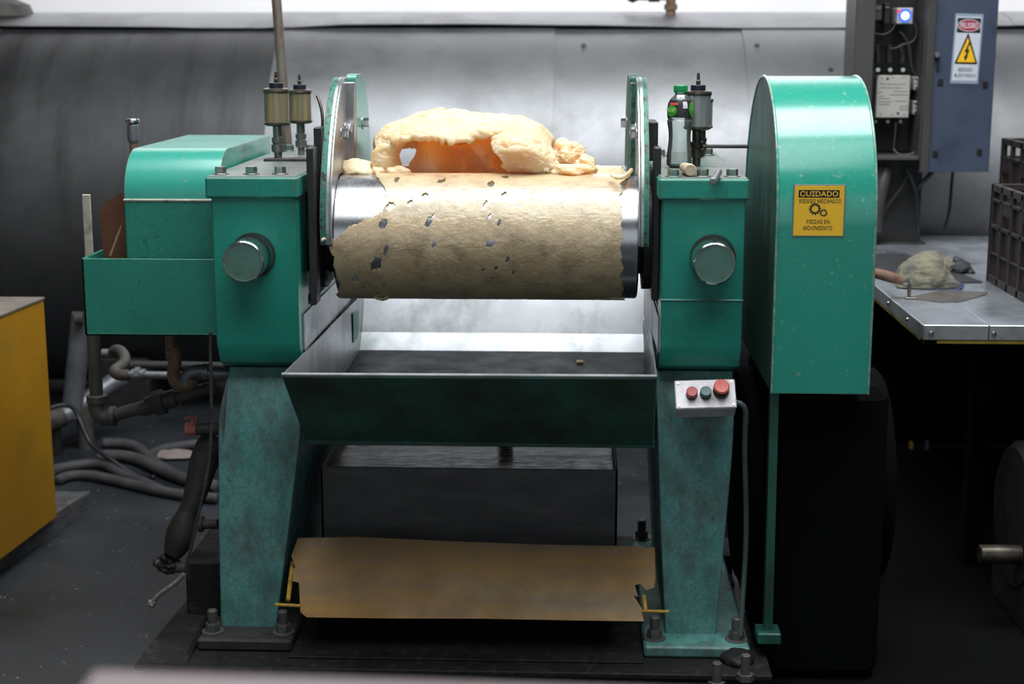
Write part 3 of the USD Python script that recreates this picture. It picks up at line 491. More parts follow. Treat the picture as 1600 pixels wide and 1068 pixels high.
obj('control_cable', tube(spline(ce, 60), .0068, 10), M['cable_green'], cbx, label='grey-green cable dropping to the foot')
# kick plate
kpl = LineString([(0, 0), (1, 0)])
def kp2(u, v):   # u along X in px between 460..1025, v down 0..1, tilted plane
    Y = 3.86 - .16 * v; return P(u, v, Y)
kpts = [(466, 842), (560, 840), (700, 846), (850, 851), (1003, 853), (1006, 856), (1023, 854), (1024, 905), (1022, 918), (1010, 922), (1000, 912), (992, 914), (997, 932), (990, 930), (1003, 950), (1006, 970), (900, 969), (760, 967), (600, 967), (480, 966), (470, 958), (468, 912), (458, 910), (459, 890), (462, 888), (456, 870)]
Yv = lambda py: 3.86 - .16 * np.clip((py - 840) / 130, 0, 1)
k3 = np.array([P(a, b, Yv(b)) for a, b in kpts])
# flatten onto its plane
c0 = k3.mean(0); n0 = np.array([0, .115, -.16]); ex = np.array([1.0, 0, 0]); 
ez = k3[:4].mean(0) - k3[16:20].mean(0); ez[0] = 0; ez /= np.linalg.norm(ez); nn = np.cross(ex, ez)
pl2 = np.stack([(k3 - c0) @ ex, (k3 - c0) @ ez], 1)
pm = trimesh.creation.extrude_polygon(Polygon(pl2).buffer(0), .004, engine='earcut'); v = np.array(pm.vertices)
pm = trimesh.Trimesh(c0 + v[:, :1] * ex + v[:, 1:2] * ez + v[:, 2:] * nn, pm.faces, process=False)
if pm.volume < 0: pm.invert()
kk = obj('kick_plate', pm, M['kick'], mill, label='worn yellow bent sheet kick plate between the pedestals')
obj('hinge_bar', tube(np.linspace(P(457, 878, 3.83), P(450, 938, 3.72), 4), .006, 8), M['yellow_rod'], kk); obj('hinge_bar', tube(np.linspace(P(1006, 930, 3.75), P(1009, 954, 3.71), 4), .005, 8), M['yellow_rod'], kk)
obj('hinge_rod', tube(np.linspace(P(430, 944, 3.70), P(470, 946, 3.70), 4), .0045, 8), M['yellow_rod'], kk); obj('hinge_rod', tube(np.linspace(P(1004, 954, 3.71), P(1045, 955, 3.72), 4), .004, 8), M['yellow_rod'], kk)
# skid base
sk = obj('base_beam', [cbox((-1.10, 3.60, .085), (.50, 3.78, .10), .003), cbox((-1.10, 3.60, 0), (.50, 3.78, .012), .003), cbox((-1.10, 3.68, .01), (.50, 3.695, .09), .002)], M['skid'], mill, label='dusty black steel skid beam')
obj('base_beam', [cbox((-1.10, 4.50, .085), (.50, 4.68, .10), .003), cbox((-1.10, 4.50, 0), (.50, 4.68, .012), .003), cbox((-1.10, 4.58, .01), (.50, 4.60, .09), .002)], M['skid'], mill)
obj('deck_plate', cbox((-.72, 3.66, .10), (.185, 3.96, .106), .002), M['skid'], mill)
obj('base_block', cbox((-1.03, 3.86, .10), (-.925, 4.2, .285), .006), M['skid'], mill)
obj('base_plate', moved(hull([(-1.1, 3.62, .10), (-.97, 3.62, .10), (-.97, 4.1, .10), (-1.07, 4.1, .10), (-1.09, 3.66, .115), (-.98, 3.66, .115), (-.98, 4.1, .16), (-1.03, 4.1, .16)])), M['skid'], mill)
for px, py in ((1120, 1052), (1165, 1040)):
    q = P(px, py, 3.6); obj('levelling_bolt', [cyl(q + [0, 0, -.035], q + [0, 0, .03], .012, 16, .002), cyl(q + [0, 0, -.036], q + [0, 0, -.02], .022, 6)], M['bolt_dirty'], mill)
ef = P(1165, 1008, 3.66); obj('foot_lug', wobble(trimesh.creation.icosphere(3, 1.0).apply_transform(np.diag([.045, .06, .022, 1])).apply_translation((ef[0] - .015, 3.70, .108)), .010, 30, 2), M['skid'], mill)

# sump box with water
sp = thing('sump_box', 'scraped black steel sump box full of oily water under the mill', 'tank', (-.28, 4.25, 0))
X0, X1, Y0, Y1 = -.685, .122, 4.0, 4.49
obj('box_wall', [cbox((X0, Y0, .11), (X1, Y0 + .008, .51), .002), cbox((X0, Y1, .11), (X1, Y1 + .008, .51), .002), cbox((X0, Y0, .11), (X0 + .008, Y1, .51), .002), cbox((X1 - .008, Y0, .11), (X1, Y1, .51), .002), cbox((X0, Y0, .10), (X1, Y1, .115), .002)], M['sump'], sp)
wv = trimesh.creation.box((.79, .475, .002)); wv = trimesh.Trimesh(*trimesh.remesh.subdivide_to_size(wv.vertices, wv.faces, .03, max_iter=8)); vv = np.array(wv.vertices); vv += [(X0 + X1) / 2, (Y0 + Y1) / 2 + .003, .475]; vv[:, 2] += (meshkit.noise(vv * [9, 18, 1], 4) - .5) * .004; wv.vertices = vv
obj('water_surface', wv, M['water'], sp, smooth=True)
obj('floating_scum', wobble(trimesh.creation.icosphere(3, 1.0).apply_transform(np.diag([.03, .03, .012, 1])).apply_translation((-.62, 4.40, .478)), .008, 40, 3), M['tray_steel'], sp)
obj('drain_neck', [cyl((-.20, 4.43, .47), (-.20, 4.43, .56), .022, 20), cyl((-.20, 4.43, .475), (-.20, 4.43, .485), .034, 20)], M['bolt_dirty'], sp)
obj('support_leg', [cbox((x, y, .0 if y > 4.2 else .0), (x + .05, y + .05, .112), .003) for x in (X0 + .02, X1 - .07) for y in (Y0 + .12, Y1 - .08)], M['black'], sp)

# ------------------------------------------------------------------ rubber
def on_roll(px, py, r):
    d = ray(px, py); o = EYE - np.array([0, RY, RZ]); A = d[1]**2 + d[2]**2; B = o[1]*d[1] + o[2]*d[2]; C_ = o[1]**2 + o[2]**2 - r*r
    disc = B*B - A*C_; t = (-B - math.sqrt(max(disc, 0))) / A; q = EYE + d * t
    return q[0], math.atan2(q[2] - RZ, -(q[1] - RY))       # theta: 0 facing camera, +pi/2 up
rs = RR + .001; sc = rs
L_ = [(587, 275), (596, 285), (602, 300), (603, 318), (597, 330), (590, 337), (577, 341), (565, 346), (553, 350), (545, 356), (537, 363), (527, 370), (518, 377), (505, 378), (512, 384), (517, 394), (523, 402), (521, 412), (526, 425), (531, 440), (529, 452), (527, 460)]
R_ = [(984, 276), (976, 282), (968, 288), (971, 300), (966, 312), (972, 330), (969, 350), (974, 370), (968, 385), (972, 395), (970, 405), (973, 420), (970, 432), (974, 450), (970, 460)]
lp = [on_roll(a, b, rs) for a, b in L_]; rp = [on_roll(a, b, rs) for a, b in R_]
lp = [(x, t * sc) for x, t in lp]; rp = [(x, t * sc) for x, t in rp]
top, bot = 1.95 * sc, -2.6 * sc
rng = np.random.default_rng(4)
def jag(pts, amp, step=.0035):
    ls = LineString(pts); n = int(ls.length / step); out = []
    for k in range(n + 1):
        q = ls.interpolate(k * step); out.append((q.x + amp * (meshkit.fbm(np.array([[q.x * 90, q.y * 90, 3.]]), 3, 7)[0] - .5) * 2, q.y + .4 * amp * rng.normal()))
    return out
ring = jag([(lp[0][0] - .005, top)] + lp + [(lp[-1][0] + .01, bot)], .005) + jag([(rp[-1][0], bot)] + rp[::-1] + [(rp[0][0], top)], .006)
shp = Polygon(ring).buffer(0); shp = max(getattr(shp, 'geoms', [shp]), key=lambda g: g.area)
holes = [(599, 350, 6, 8), (603, 390, 3, 9), (588, 411, 9, 13), (556, 434, 6, 6), (592, 457, 4, 4), (670, 347, 5, 8), (676, 341, 2, 6), (679, 380, 3, 8), (765, 380, 5, 7), (772, 379, 2, 3), (765, 339, 2.5, 5), (780, 348, 3, 5), (793, 405, 3, 6), (688, 285, 5, 2.5), (694, 283, 2, 2.5), (767, 289, 5, 4), (620, 282, 4, 3), (790, 278, 6, 2.2), (610, 323, 6, 6), (641, 318, 4, 4), (758, 322, 3, 7), (787, 307, 5, 5), (755, 420, 3, 4), (775, 418, 3, 4), (802, 425, 2, 5), (664, 306, 5, 3), (600, 445, 2.5, 3), (568, 447, 2, 2), (770, 433, 1.5, 3)]
for px, py, a, b in holes:
    x, t = on_roll(px, py, rs); th = np.linspace(0, 2 * np.pi, 18, endpoint=False); m = 1 + .45 * (rng.random(18) - .5)
    ct = max(math.cos(t + .02), .35)
    shp = shp.difference(Polygon(np.stack([x + a / 600 * m * np.cos(th) + .25 * b / 600 * np.sin(th), t * sc + b / 600 / ct * m * np.sin(th)], 1)).buffer(0))
shp = max(getattr(shp, 'geoms', [shp]), key=lambda g: g.area).simplify(.0004)
cs = m3.CrossSection([np.array(shp.exterior.coords)[:-1]] + [np.array(i.coords)[:-1] for i in shp.interiors], m3.FillRule.EvenOdd)
mf = m3.Manifold.extrude(cs, .0042).refine_to_length(.0055)
def wrap(v):
    v = np.asarray(v); s, h = v[:, 1], v[:, 2]; th = s / sc
    pp = np.stack([v[:, 0] * 60, s * 60, s * 0], 1); nz = meshkit.fbm(pp, 4, 11) - .5; nz2 = meshkit.fbm(pp * 4, 2, 12) - .5
    up = (h > .002); r = RR + .0006 + h + up * (nz * .0014 + nz2 * .0012)
    return np.stack([v[:, 0], RY - r * np.cos(th), RZ + r * np.sin(th)], 1)
mm_ = mf.to_mesh(); vv = wrap(np.array(mm_.vert_properties[:, :3], float)); sheet = trimesh.Trimesh(vv, np.array(mm_.tri_verts), process=False)
if sheet.volume < 0: sheet.invert()
tip = [P(524, 379, 3.85), P(512, 376, 3.83), P(505, 373, 3.82), P(502, 377, 3.82)]
rsh = thing('rubber_sheet', 'thin cream raw rubber sheet with torn holes wrapped around the front roll', 'rubber sheet', (-.22, RY, RZ))
obj('sheet', sheet, M['crepe_sheet'], rsh, smooth=50)
def scrap(pts, r, seed):
    return wobble(tube(spline(pts, 24), np.linspace(r[0], r[1], 24), 10), .003, 120, seed, 3)
obj('torn_tail', [scrap(tip, (.006, .003), 3)], M['crepe'], rsh)
obj('torn_tail', [scrap([P(955, 274, 3.93), P(970, 277, 3.90), P(980, 272, 3.93), P(986, 266, 3.97)], (.004, .006), 5)], M['crepe'], rsh)
obj('torn_tail', [scrap([P(585, 463, 3.93), P(598, 467, 3.93), P(607, 463, 3.93)], (.004, .005), 8), scrap([P(950, 464, 3.93), P(965, 466, 3.93), P(976, 468, 3.93)], (.003, .003), 9)], M['crepe_sheet'], rsh)

# heap: folded sheets of raw rubber
def fold(ctrl, t=.012, nu=110, nv=70, seed=0, amp=.006, rag=.010, rough=30):
    C_ = np.array([[P(*q) for q in row] for row in ctrl]); a, b = C_.shape[:2]
    u, v = np.linspace(0, 1, a), np.linspace(0, 1, b); U_, V_ = np.linspace(0, 1, nv), np.linspace(0, 1, nu)
    g = np.stack([RectBivariateSpline(u, v, C_[..., k], kx=min(3, a - 1), ky=min(3, b - 1))(U_, V_) for k in range(3)], -1)
    du, dv = np.gradient(g, axis=0), np.gradient(g, axis=1); n = np.cross(dv, du); n /= np.linalg.norm(n, axis=-1, keepdims=True) + 1e-9
    # ragged rims: push border points in their own plane
    eu = du / (np.linalg.norm(du, axis=-1, keepdims=True) + 1e-9); ev = dv / (np.linalg.norm(dv, axis=-1, keepdims=True) + 1e-9)
    iu, iv = np.meshgrid(np.arange(nv), np.arange(nu), indexing='ij')
    def fall(i, m, w=5): return np.exp(-i / w)
    rn = (meshkit.fbm(g * 55 + seed, 4, seed + 1) - .5)[..., None] * 4 * rag
    g = g + eu * rn * (fall(nv - 1 - iu, nv) - fall(iu, nv))[..., None] + ev * rn * (fall(nu - 1 - iv, nu) - fall(iv, nu))[..., None]
    nz = (meshkit.fbm(g * rough + seed * 3.1, 5, seed) - .5)[..., None] * 2 * amp + ((1 - np.abs(2 * meshkit.fbm(g * [rough * .8, rough * 1.8, rough * 1.8] + seed, 3, seed + 9) - 1)) ** 3 - .5)[..., None] * amp * .55 + (meshkit.fbm(g * rough * 5, 3, seed + 3) - .5)[..., None] * amp * .3
    edge = np.minimum(np.minimum(iu, nv - 1 - iu), np.minimum(iv, nu - 1 - iv)); th = t * (.45 + .55 * np.clip(edge / 4, 0, 1) ** .5)[..., None] * (.8 + .5 * meshkit.fbm(g * 14, 2, seed + 5)[..., None])
    A, B = g + n * (th / 2 + nz), g - n * (th / 2 - nz * .7)
    v_ = np.vstack([A.reshape(-1, 3), B.reshape(-1, 3)]); N_ = nu * nv; idx = np.arange(N_).reshape(nv, nu)
    q = np.stack([idx[:-1, :-1], idx[:-1, 1:], idx[1:, 1:], idx[1:, :-1]], -1).reshape(-1, 4); f = np.vstack([q[:, [0, 1, 2]], q[:, [0, 2, 3]]])
    loop = np.r_[idx[0, :], idx[1:, -1], idx[-1, -2::-1], idx[-2:0:-1, 0]]; nx = np.roll(loop, -1)
    f = np.vstack([f, f[:, ::-1] + N_, np.stack([loop, loop + N_, nx + N_], 1), np.stack([loop, nx + N_, nx], 1)])
    m = trimesh.Trimesh(v_, f, process=False)
    if m.volume < 0: m.invert()
    return m
def lump(px, py, Y, rx, ry, rz, seed, amp=.3, sub=5):
    m = trimesh.creation.icosphere(sub, 1.0); v = np.array(m.vertices); k = 1 + amp * 2 * (meshkit.fbm(v * 1.6 + seed * 3.3, 5, seed) - .5)
    fold_ = .12 * np.sin(v[:, 0] * 5 + v[:, 2] * 3 + seed) + .10 * np.abs(meshkit.noise(v * 4 + seed, seed + 2) - .5); k = k + fold_
    k = k + .10 * ((1 - np.abs(2 * meshkit.fbm(v * 2.6 + seed, 3, seed + 4) - 1)) ** 3 - .5) + .08 * (meshkit.fbm(v * 9 + seed, 3, seed + 6) - .5)
    v = v * k[:, None] * [rx, ry, rz]; m.vertices = v + P(px, py, Y); return m
heap = thing('rubber_heap', 'folded heap of orange-cream raw rubber lying in the nip on top of the rolls', 'raw rubber', (-.25, 4.16, 1.30))
A_ = [[(586, 262, 4.40), (610, 238, 4.42), (650, 234, 4.42), (700, 258, 4.42), (760, 258, 4.42), (820, 258, 4.42), (870, 266, 4.40)],
      [(586, 235, 4.38), (612, 205, 4.36), (650, 190, 4.36), (700, 184, 4.36), (760, 190, 4.36), (820, 200, 4.36), (868, 236, 4.36)],
      [(588, 222, 4.26), (612, 199, 4.24), (650, 186, 4.22), (694, 177, 4.22), (758, 184, 4.22), (818, 190, 4.22), (862, 222, 4.24)],
      [(590, 228, 4.13), (614, 208, 4.11), (650, 197, 4.09), (700, 192, 4.08), (760, 194, 4.08), (815, 198, 4.10), (858, 228, 4.12)],
      [(586, 246, 4.08), (612, 231, 4.05), (645, 217, 4.02), (705, 226, 4.01), (757, 214, 4.03), (800, 216, 4.04), (856, 245, 4.06)]]
obj('top_fold', fold(A_, .020, 190, 120, 2, .011, .011, 26), M['crepe'], heap, smooth=True, label='arched uppermost fold with ragged lip')
B_ = [[(655, 216, 4.20), (690, 222, 4.16), (720, 226, 4.20), (750, 216, 4.13), (785, 212, 4.17), (810, 214, 4.14)],
      [(652, 238, 4.19), (688, 242, 4.13), (722, 246, 4.21), (748, 238, 4.11), (782, 238, 4.18), (812, 240, 4.12)],
      [(641, 258, 4.18), (690, 262, 4.11), (724, 262, 4.20), (760, 262, 4.13), (786, 262, 4.17), (815, 264, 4.12)],
      [(632, 284, 4.16), (692, 292, 4.12), (728, 292, 4.18), (768, 292, 4.14), (788, 292, 4.16), (818, 292, 4.13)]]
obj('inner_fold', fold(B_, .014, 110, 60, 5, .005, .003), M['crepe'], heap, smooth=True, label='smooth orange folds inside the hollow')
C2 = [[(582, 238, 4.07), (600, 226, 4.05), (622, 222, 4.05), (640, 216, 4.06)],
      [(580, 256, 4.08), (596, 248, 4.04), (612, 246, 4.05), (623, 240, 4.08)],
      [(574, 284, 4.08), (592, 284, 4.04), (614, 284, 4.05), (636, 284, 4.09)]]
obj('side_fold', fold(C2, .013, 60, 50, 7, .006, .006), M['crepe'], heap, smooth=True)
D_ = [[(768, 216, 4.06), (795, 204, 4.05), (830, 214, 4.06), (862, 236, 4.09)],
      [(770, 232, 4.01), (800, 222, 3.985), (832, 226, 4.0), (866, 246, 4.05)],
      [(782, 250, 3.99), (812, 242, 3.965), (840, 246, 3.98), (872, 256, 4.03)],
      [(800, 268, 4.03), (826, 270, 4.01), (850, 272, 4.01), (880, 274, 4.04)]]
obj('front_flap', fold(D_, .016, 110, 100, 9, .013, .012, 24), M['crepe'], heap, smooth=True, label='hanging front flap with torn edge')
obj('rubber_lump', [lump(886, 243, 4.13, .046, .05, .042, 1), lump(915, 258, 4.10, .032, .035, .026, 6), lump(862, 252, 4.12, .04, .05, .032, 8)], M['crepe'], heap, smooth=True)
obj('rubber_lump', [lump(893, 266, 4.00, .052, .03, .017, 2, .2), lump(845, 264, 4.01, .03, .02, .016, 12, .25)], M['crepe'], heap, smooth=True)
obj('rubber_scrap', [fold([[(538, 252, 4.06), (558, 249, 4.05), (578, 254, 4.06)], [(536, 262, 4.03), (556, 259, 4.02), (580, 262, 4.03)], [(540, 274, 4.02), (560, 272, 4.0), (582, 274, 4.01)]], .010, 50, 40, 11, .005, .006)], M['crepe'], heap, smooth=True)
obj('rubber_scrap', [lump(622, 267, 4.03, .03, .02, .012, 4, .25), lump(590, 268, 4.03, .018, .02, .012, 14, .25)], M['crepe'], heap, smooth=True)
obj('rubber_scrap', [fold([[(930, 258, 4.08), (950, 262, 4.06), (972, 262, 4.06)], [(930, 268, 4.03), (950, 270, 4.02), (974, 268, 4.03)], [(926, 276, 4.02), (952, 276, 4.01), (978, 274, 4.02)]], .009, 50, 40, 13, .006, .008)], M['crepe'], heap, smooth=True)
obj('crumb_flake', [lump(684, 174, 4.22, .018, .02, .010, 3, .6, 4), lump(604, 204, 4.2, .014, .02, .008, 5, .6, 4), lump(636, 190, 4.2, .016, .02, .007, 9, .6, 4)], M['crepe'], heap, smooth=True)
cq = G(906, 567, .693)
cbm = thing('rubber_crumb', 'single pale rubber crumb lying on the tray floor', 'crumb', (cq[0], cq[1], .692))
obj('crumb', wobble(trimesh.creation.icosphere(3, 1.0).apply_transform(np.diag([.012, .012, .005, 1])).apply_translation((cq[0], cq[1], .655 + (cq[1] - 3.75) * .0495 + .004)), .003, 90, 3), M['crepe'], cbm, smooth=True)

fq = G(357, 1040, .01); fc = thing('floor_crumb', 'pale rubber crumb on the floor in front of the black skid beam', 'crumb', (fq[0], fq[1], 0)); obj('crumb', wobble(trimesh.creation.icosphere(3, 1.0).apply_transform(np.diag([.022, .014, .008, 1])).apply_translation((fq[0], fq[1], .006)), .005, 70, 6), M['crepe'], fc, smooth=True)
# ------------------------------------------------------------------ bottle, peg, rod on the right cap
bq = G(1061, 261, 1.3192)
bt = thing('juice_bottle', 'empty clear plastic drink bottle with green cap on the right bearing cap', 'bottle', (bq[0], bq[1], 1.3185))
o = (bq[0], bq[1], 1.3192)
pf = [(0, .002), (.026, .001), (.0325, .006), (.0335, .016), (.0325, .024), (.0330, .030), (.0325, .036), (.0300, .055), (.0285, .075), (.0295, .095), (.0325, .112), (.0335, .120), (.0315, .124), (.0330, .130), (.0340, .148), (.0315, .164), (.026, .176), (.019, .186), (.0145, .190), (.0140, .196)]
inn = [(max(r - .0007, 0), h) for r, h in pf][::-1]
obj('bottle_body', lathe(pf + inn, o, n=48), M['pet'], bt)
lb = [(r + .0004, h) for r, h in [(.0330, .130), (.0340, .148), (.0315, .164), (.0270, .1745)]]
obj('label_band', lathe(lb + [(r - .0003, h) for r, h in lb[::-1]], o, n=48), M['label_dark'], bt, label='dark printed label band')
def onband(poly, off=.0009):
    """shapely polygon in (angle deg from facing camera, height) wrapped on the label"""
    gs = getattr(poly, 'geoms', [poly]); out = []
    for g in gs:
        c = m3.CrossSection([np.array(g.exterior.coords)[:-1]] + [np.array(i.coords)[:-1] for i in g.interiors], m3.FillRule.EvenOdd)
        mm = m3.Manifold.extrude(c.scale((.0006, 1)), .0004).refine_to_length(.004).to_mesh(); v = np.array(mm.vert_properties[:, :3], float)
        rr = np.interp(v[:, 1], [.130, .148, .164, .1745], [.0330, .0340, .0315, .0270]) + off + v[:, 2]; an = np.radians(v[:, 0] / .0006)
        m = trimesh.Trimesh(np.stack([bq[0] + rr * np.sin(an), bq[1] - rr * np.cos(an), 1.3185 + v[:, 1]], 1), np.array(mm.tri_verts), process=False)
        if m.volume < 0: m.invert()
        out.append(m)
    return out
ell = lambda a, h, ra, rh: affinity.scale(Point(a, h).buffer(1, quad_segs=10), ra, rh)
obj('label_patch', onband(ell(-48, .1475, 30, .0145)), M['label_green'], bt, label='green oval on the label'); obj('label_patch', onband(ell(68, .150, 30, .020)), M['label_green'], bt)
obj('label_patch', onband(sbox(-60, .1625, -15, .1680)), M['label_red'], bt, label='red strip on the label'); obj('label_patch', onband(sbox(8, .154, 30, .1715)), M['label_white'], bt, label='white barcode panel')
tmx = meshkit.text_mesh('ALOE', .009, .0003, True); tb_ = tmx.bounds
v = np.array(tmx.vertices) - [tb_[:, 0].mean(), tb_[:, 1].mean(), 0]; an = np.radians(-50 + v[:, 0] / (tb_[1, 0] - tb_[0, 0]) * 46); hh = .149 + v[:, 1]; rr = np.interp(hh, [.130, .148, .164], [.0330, .0340, .0315]) + .0014 + v[:, 2]
obj('lettering', trimesh.Trimesh(np.stack([bq[0] + rr * np.sin(an), bq[1] - rr * np.cos(an), 1.3185 + hh], 1), tmx.faces, process=False), M['label_pale'], bt)
for k in range(5): obj('lettering', onband(sbox(2, .134 + k * .0035, 34 - 6 * (k % 2), .1348 + k * .0035)), M['print_grey'], bt)
kp_ = [(.0175 + .0006 * (k % 2), 0) for k in range(2)]
obj('bottle_cap', [lathe([(0, .212), (.0165, .212), (.0178, .210), (.0178, .197), (.0172, .1935), (.0145, .1935), (0, .1935)], o, n=40)] + [cyl((o[0] + .0176 * math.cos(a), o[1] + .0176 * math.sin(a), o[2] + .197), (o[0] + .0176 * math.cos(a), o[1] + .0176 * math.sin(a), o[2] + .209), .0009, 6) for a in np.linspace(0, 2 * math.pi, 30, endpoint=False)], M['cap_green'], bt, label='ribbed green screw cap')
pa, pb = G(1079, 268, 1.331), G(1061, 258, 1.331)
pg = thing('wooden_peg', 'short pale wooden peg lying in front of the plastic bottle', 'peg', (pa[0], pa[1], 1.3185))
dv = (pb - pa) / np.linalg.norm(pb - pa)
pa_, pb_ = np.array([pa[0], pa[1], 1.3345]), np.array([pa[0], pa[1], 1.3325]) + np.array([dv[0], dv[1], 0]) * .11
obj('peg', wobble(lathe([(0, 0), (.013, 0), (.0150, .003), (.0150, .03), (.0135, .07), (.0120, .105), (.009, .11), (0, .11)], pa_, pb_ - pa_, 28), .0008, 60, 2), M['cork'], pg, smooth=40)
ra, rb = G(1114, 283, 1.332), G(1132, 255, 1.329)
rd = thing('steel_rod', 'short round steel rod lying across the front edge of the right cap', 'rod', (ra[0], ra[1], 1.3185))
d_ = rb - ra; d_[2] = 0; d_ /= np.linalg.norm(d_)
ra = np.array([ra[0], ra[1], 1.331]); 
obj('rod', [cyl(ra - d_ * .0, ra + d_ * .26, .0085, 24, .0015), cyl(ra - d_ * .0008, ra + d_ * .001, .003, 12)], M['galv'], rd)

# ------------------------------------------------------------------ left: pipes, hoses, rope, yellow cabinet
def pth(*q): return [P(*a) for a in q]
pr = thing('drain_pipe', 'dusty threaded drain pipe with elbow and union below the oil trough', 'pipe', P(150, 640, 4.25))
a, b, c, d = P(146, 527, 4.25), P(152, 640, 4.25), P(215, 628, 4.25), P(332, 605, 4.25)
a[2] = .897
obj('pipe', [cyl(a, b + [0, 0, .02], .019, 20)], M['iron'], pr); obj('elbow', [tube(spline([b + [0, 0, .035], b + [.002, 0, .0], b + [.012, 0, -.018], b + [.04, 0, -.018]], 20), .025, 16), cyl(b + [0, 0, .02], b + [0, 0, .045], .029, 20, .003), cyl(b + [.035, 0, -.019], b + [.055, 0, -.018], .029, 20, .003)], M['iron'], pr)
e0 = b + [.04, 0, -.018]; obj('pipe', [cyl(e0, d, .0185, 20)], M['iron'], pr)
u0 = e0 + (d - e0) * .42; ud = (d - e0) / np.linalg.norm(d - e0); obj('union_nut', [cyl(u0, u0 + ud * .035, .037, 8, .003), cyl(u0 - ud * .02, u0, .026, 20), cyl(u0 + ud * .035, u0 + ud * .07, .027, 20)], M['iron'], pr)
pv = thing('brown_drain_elbow', 'brown stained pipe stub with grey plastic elbow under the trough', 'pipe', P(272, 580, 4.1))
a, b, c = P(266, 527, 4.1), P(277, 597, 4.1), P(300, 585, 4.1); a[2] = .897
obj('pipe', cyl(a, P(268, 560, 4.1), .015, 16), M['rust_pipe'], pv)
obj('brown_elbow', [tube(spline([P(270, 545, 4.1), P(272, 575, 4.1), P(277, 598, 4.1), P(290, 601, 4.1), P(300, 590, 4.1)], 24), .0185, 16), cyl(P(270, 545, 4.1), P(270, 552, 4.1), .021, 16)], M['rust_pipe'], pv)
obj('grey_elbow', [tube(spline([P(290, 598, 4.1), P(294, 585, 4.1), P(305, 580, 4.1), P(325, 581, 4.1)], 20), .0185, 16), cyl(P(318, 580, 4.1), P(326, 580.5, 4.1), .022, 16), cyl(P(326, 582, 4.1), P(372, 584, 4.1), .0165, 16)], M['galv'], pv, label='grey plastic elbow')
wl = thing('water_line', 'grey galvanised pipe run with elbows and union behind the trough legs', 'pipe', P(230, 585, 4.9))
obj('pipe', [cyl(P(200, 585, 4.9), P(360, 588, 4.9), .013, 16), cyl(P(160, 551, 5.1), P(180, 551, 5.1), .014, 16)], M['galv'], wl)
obj('elbow', [tube(spline([P(176, 551, 5.1), P(192, 552, 5.05), P(193, 568, 5.0), P(180, 578, 4.95), P(190, 586, 4.9), P(202, 585, 4.9)], 30), .019, 14)], M['iron'], wl)
obj('union_nut', [cyl(P(212, 585, 4.9), P(220, 585, 4.9), .026, 8), cyl(P(206, 585, 4.9), P(228, 585, 4.9), .019, 16)], M['galv'], wl)
obj('pipe', [cyl(P(200, 570, 5.3), P(350, 572, 5.3), .016, 14)], M['black'], wl)
st = thing('pipe_stand', 'leaning grey metal tube stand on the floor left of the oil trough', 'stand', P(105, 690, 6.0))
obj('post', [cyl(P(128, 490, 6.0), P(112, 650, 6.0), .041, 28)], M['galv'], st); obj('collar', cyl(P(118, 497, 5.93), P(131, 497, 5.93), .027, 16, .003), M['iron'], st)
obj('foot_tube', [tube(spline(pth((70, 660, 5.9), (105, 646, 5.98), (150, 615, 6.1), (190, 590, 6.2)), 20), .038, 20)], M['galv'], st); obj('open_end', [lathe([(.030, 0), (.044, 0), (.044, .08), (.030, .08)], P(69, 661, 5.88), P(105, 646, 5.98) - P(69, 661, 5.88), 24)], M['iron'], st)
zf = P(132, 640, 6.03); obj('leg', [cyl(zf, (zf[0], zf[1], 0), .034, 16)], M['iron'], st)
zf = P(84, 662, 5.93); obj('leg', [cyl(zf, (zf[0], zf[1], 0), .028, 16)], M['black'], st)
def hose(name, label, pts, r, mat='rubber_hose', group=None, catg='hose'):
    t = thing(name, label, catg, pts[0], group=group); obj('tube', tube(spline(pts, 70), r, 12), M[mat], t, smooth=True); return t
fz = lambda px, py, r: G(px, py, r)
hs = [('upper black rubber hose curving to the right across the floor behind the trough pipes', [(160, 692), (200, 694), (230, 712), (262, 735), (300, 752)], .022),
      ('long black rubber hose in the middle of the floor bundle', [(150, 712), (190, 712), (240, 728), (290, 748), (340, 760)], .024),
      ('black rubber hose at the left end of the floor bundle bending downwards', [(78, 738), (110, 728), (150, 724), (180, 735), (215, 750), (250, 765)], .020),
      ('front black rubber hose of the floor bundle', [(90, 750), (120, 742), (170, 748), (230, 762), (280, 772), (340, 778)], .020),
      ('short black hose rising to the right beside the left pedestal', [(235, 716), (262, 700), (300, 694), (345, 690)], .020)]
for lb_, pts, r in hs: hose('rubber_hose', lb_, [fz(a, b, r + .001) for a, b in pts], r)
hose('power_cable', 'thin black cable looping over the foot of the grey stand', pth((60, 650, 5.82), (82, 636, 5.82), (105, 633, 5.84), (122, 650, 5.8)) + [fz(140, 690, .1), fz(165, 712, .06), fz(200, 735, .012), fz(240, 745, .012)], .009, 'wire', catg='cable')
rgq = thing('pale_rag', 'pale pinkish rag scrap lying on the floor behind the hoses', 'rag', fz(275, 708, 0)); obj('cloth', wobble(trimesh.creation.icosphere(4, 1.0).apply_transform(np.diag([.09, .06, .014, 1])).apply_translation(fz(275, 710, .012)), .012, 18, 4), surf('rag_cloth', (.20, .16, .15), (.28, .23, .22), 12, rough=.9), rgq, smooth=True)
tp = thing('taped_pipe_stub', 'ribbed black pipe stub with red tape near the left pedestal', 'pipe', P(300, 668, 4.05))
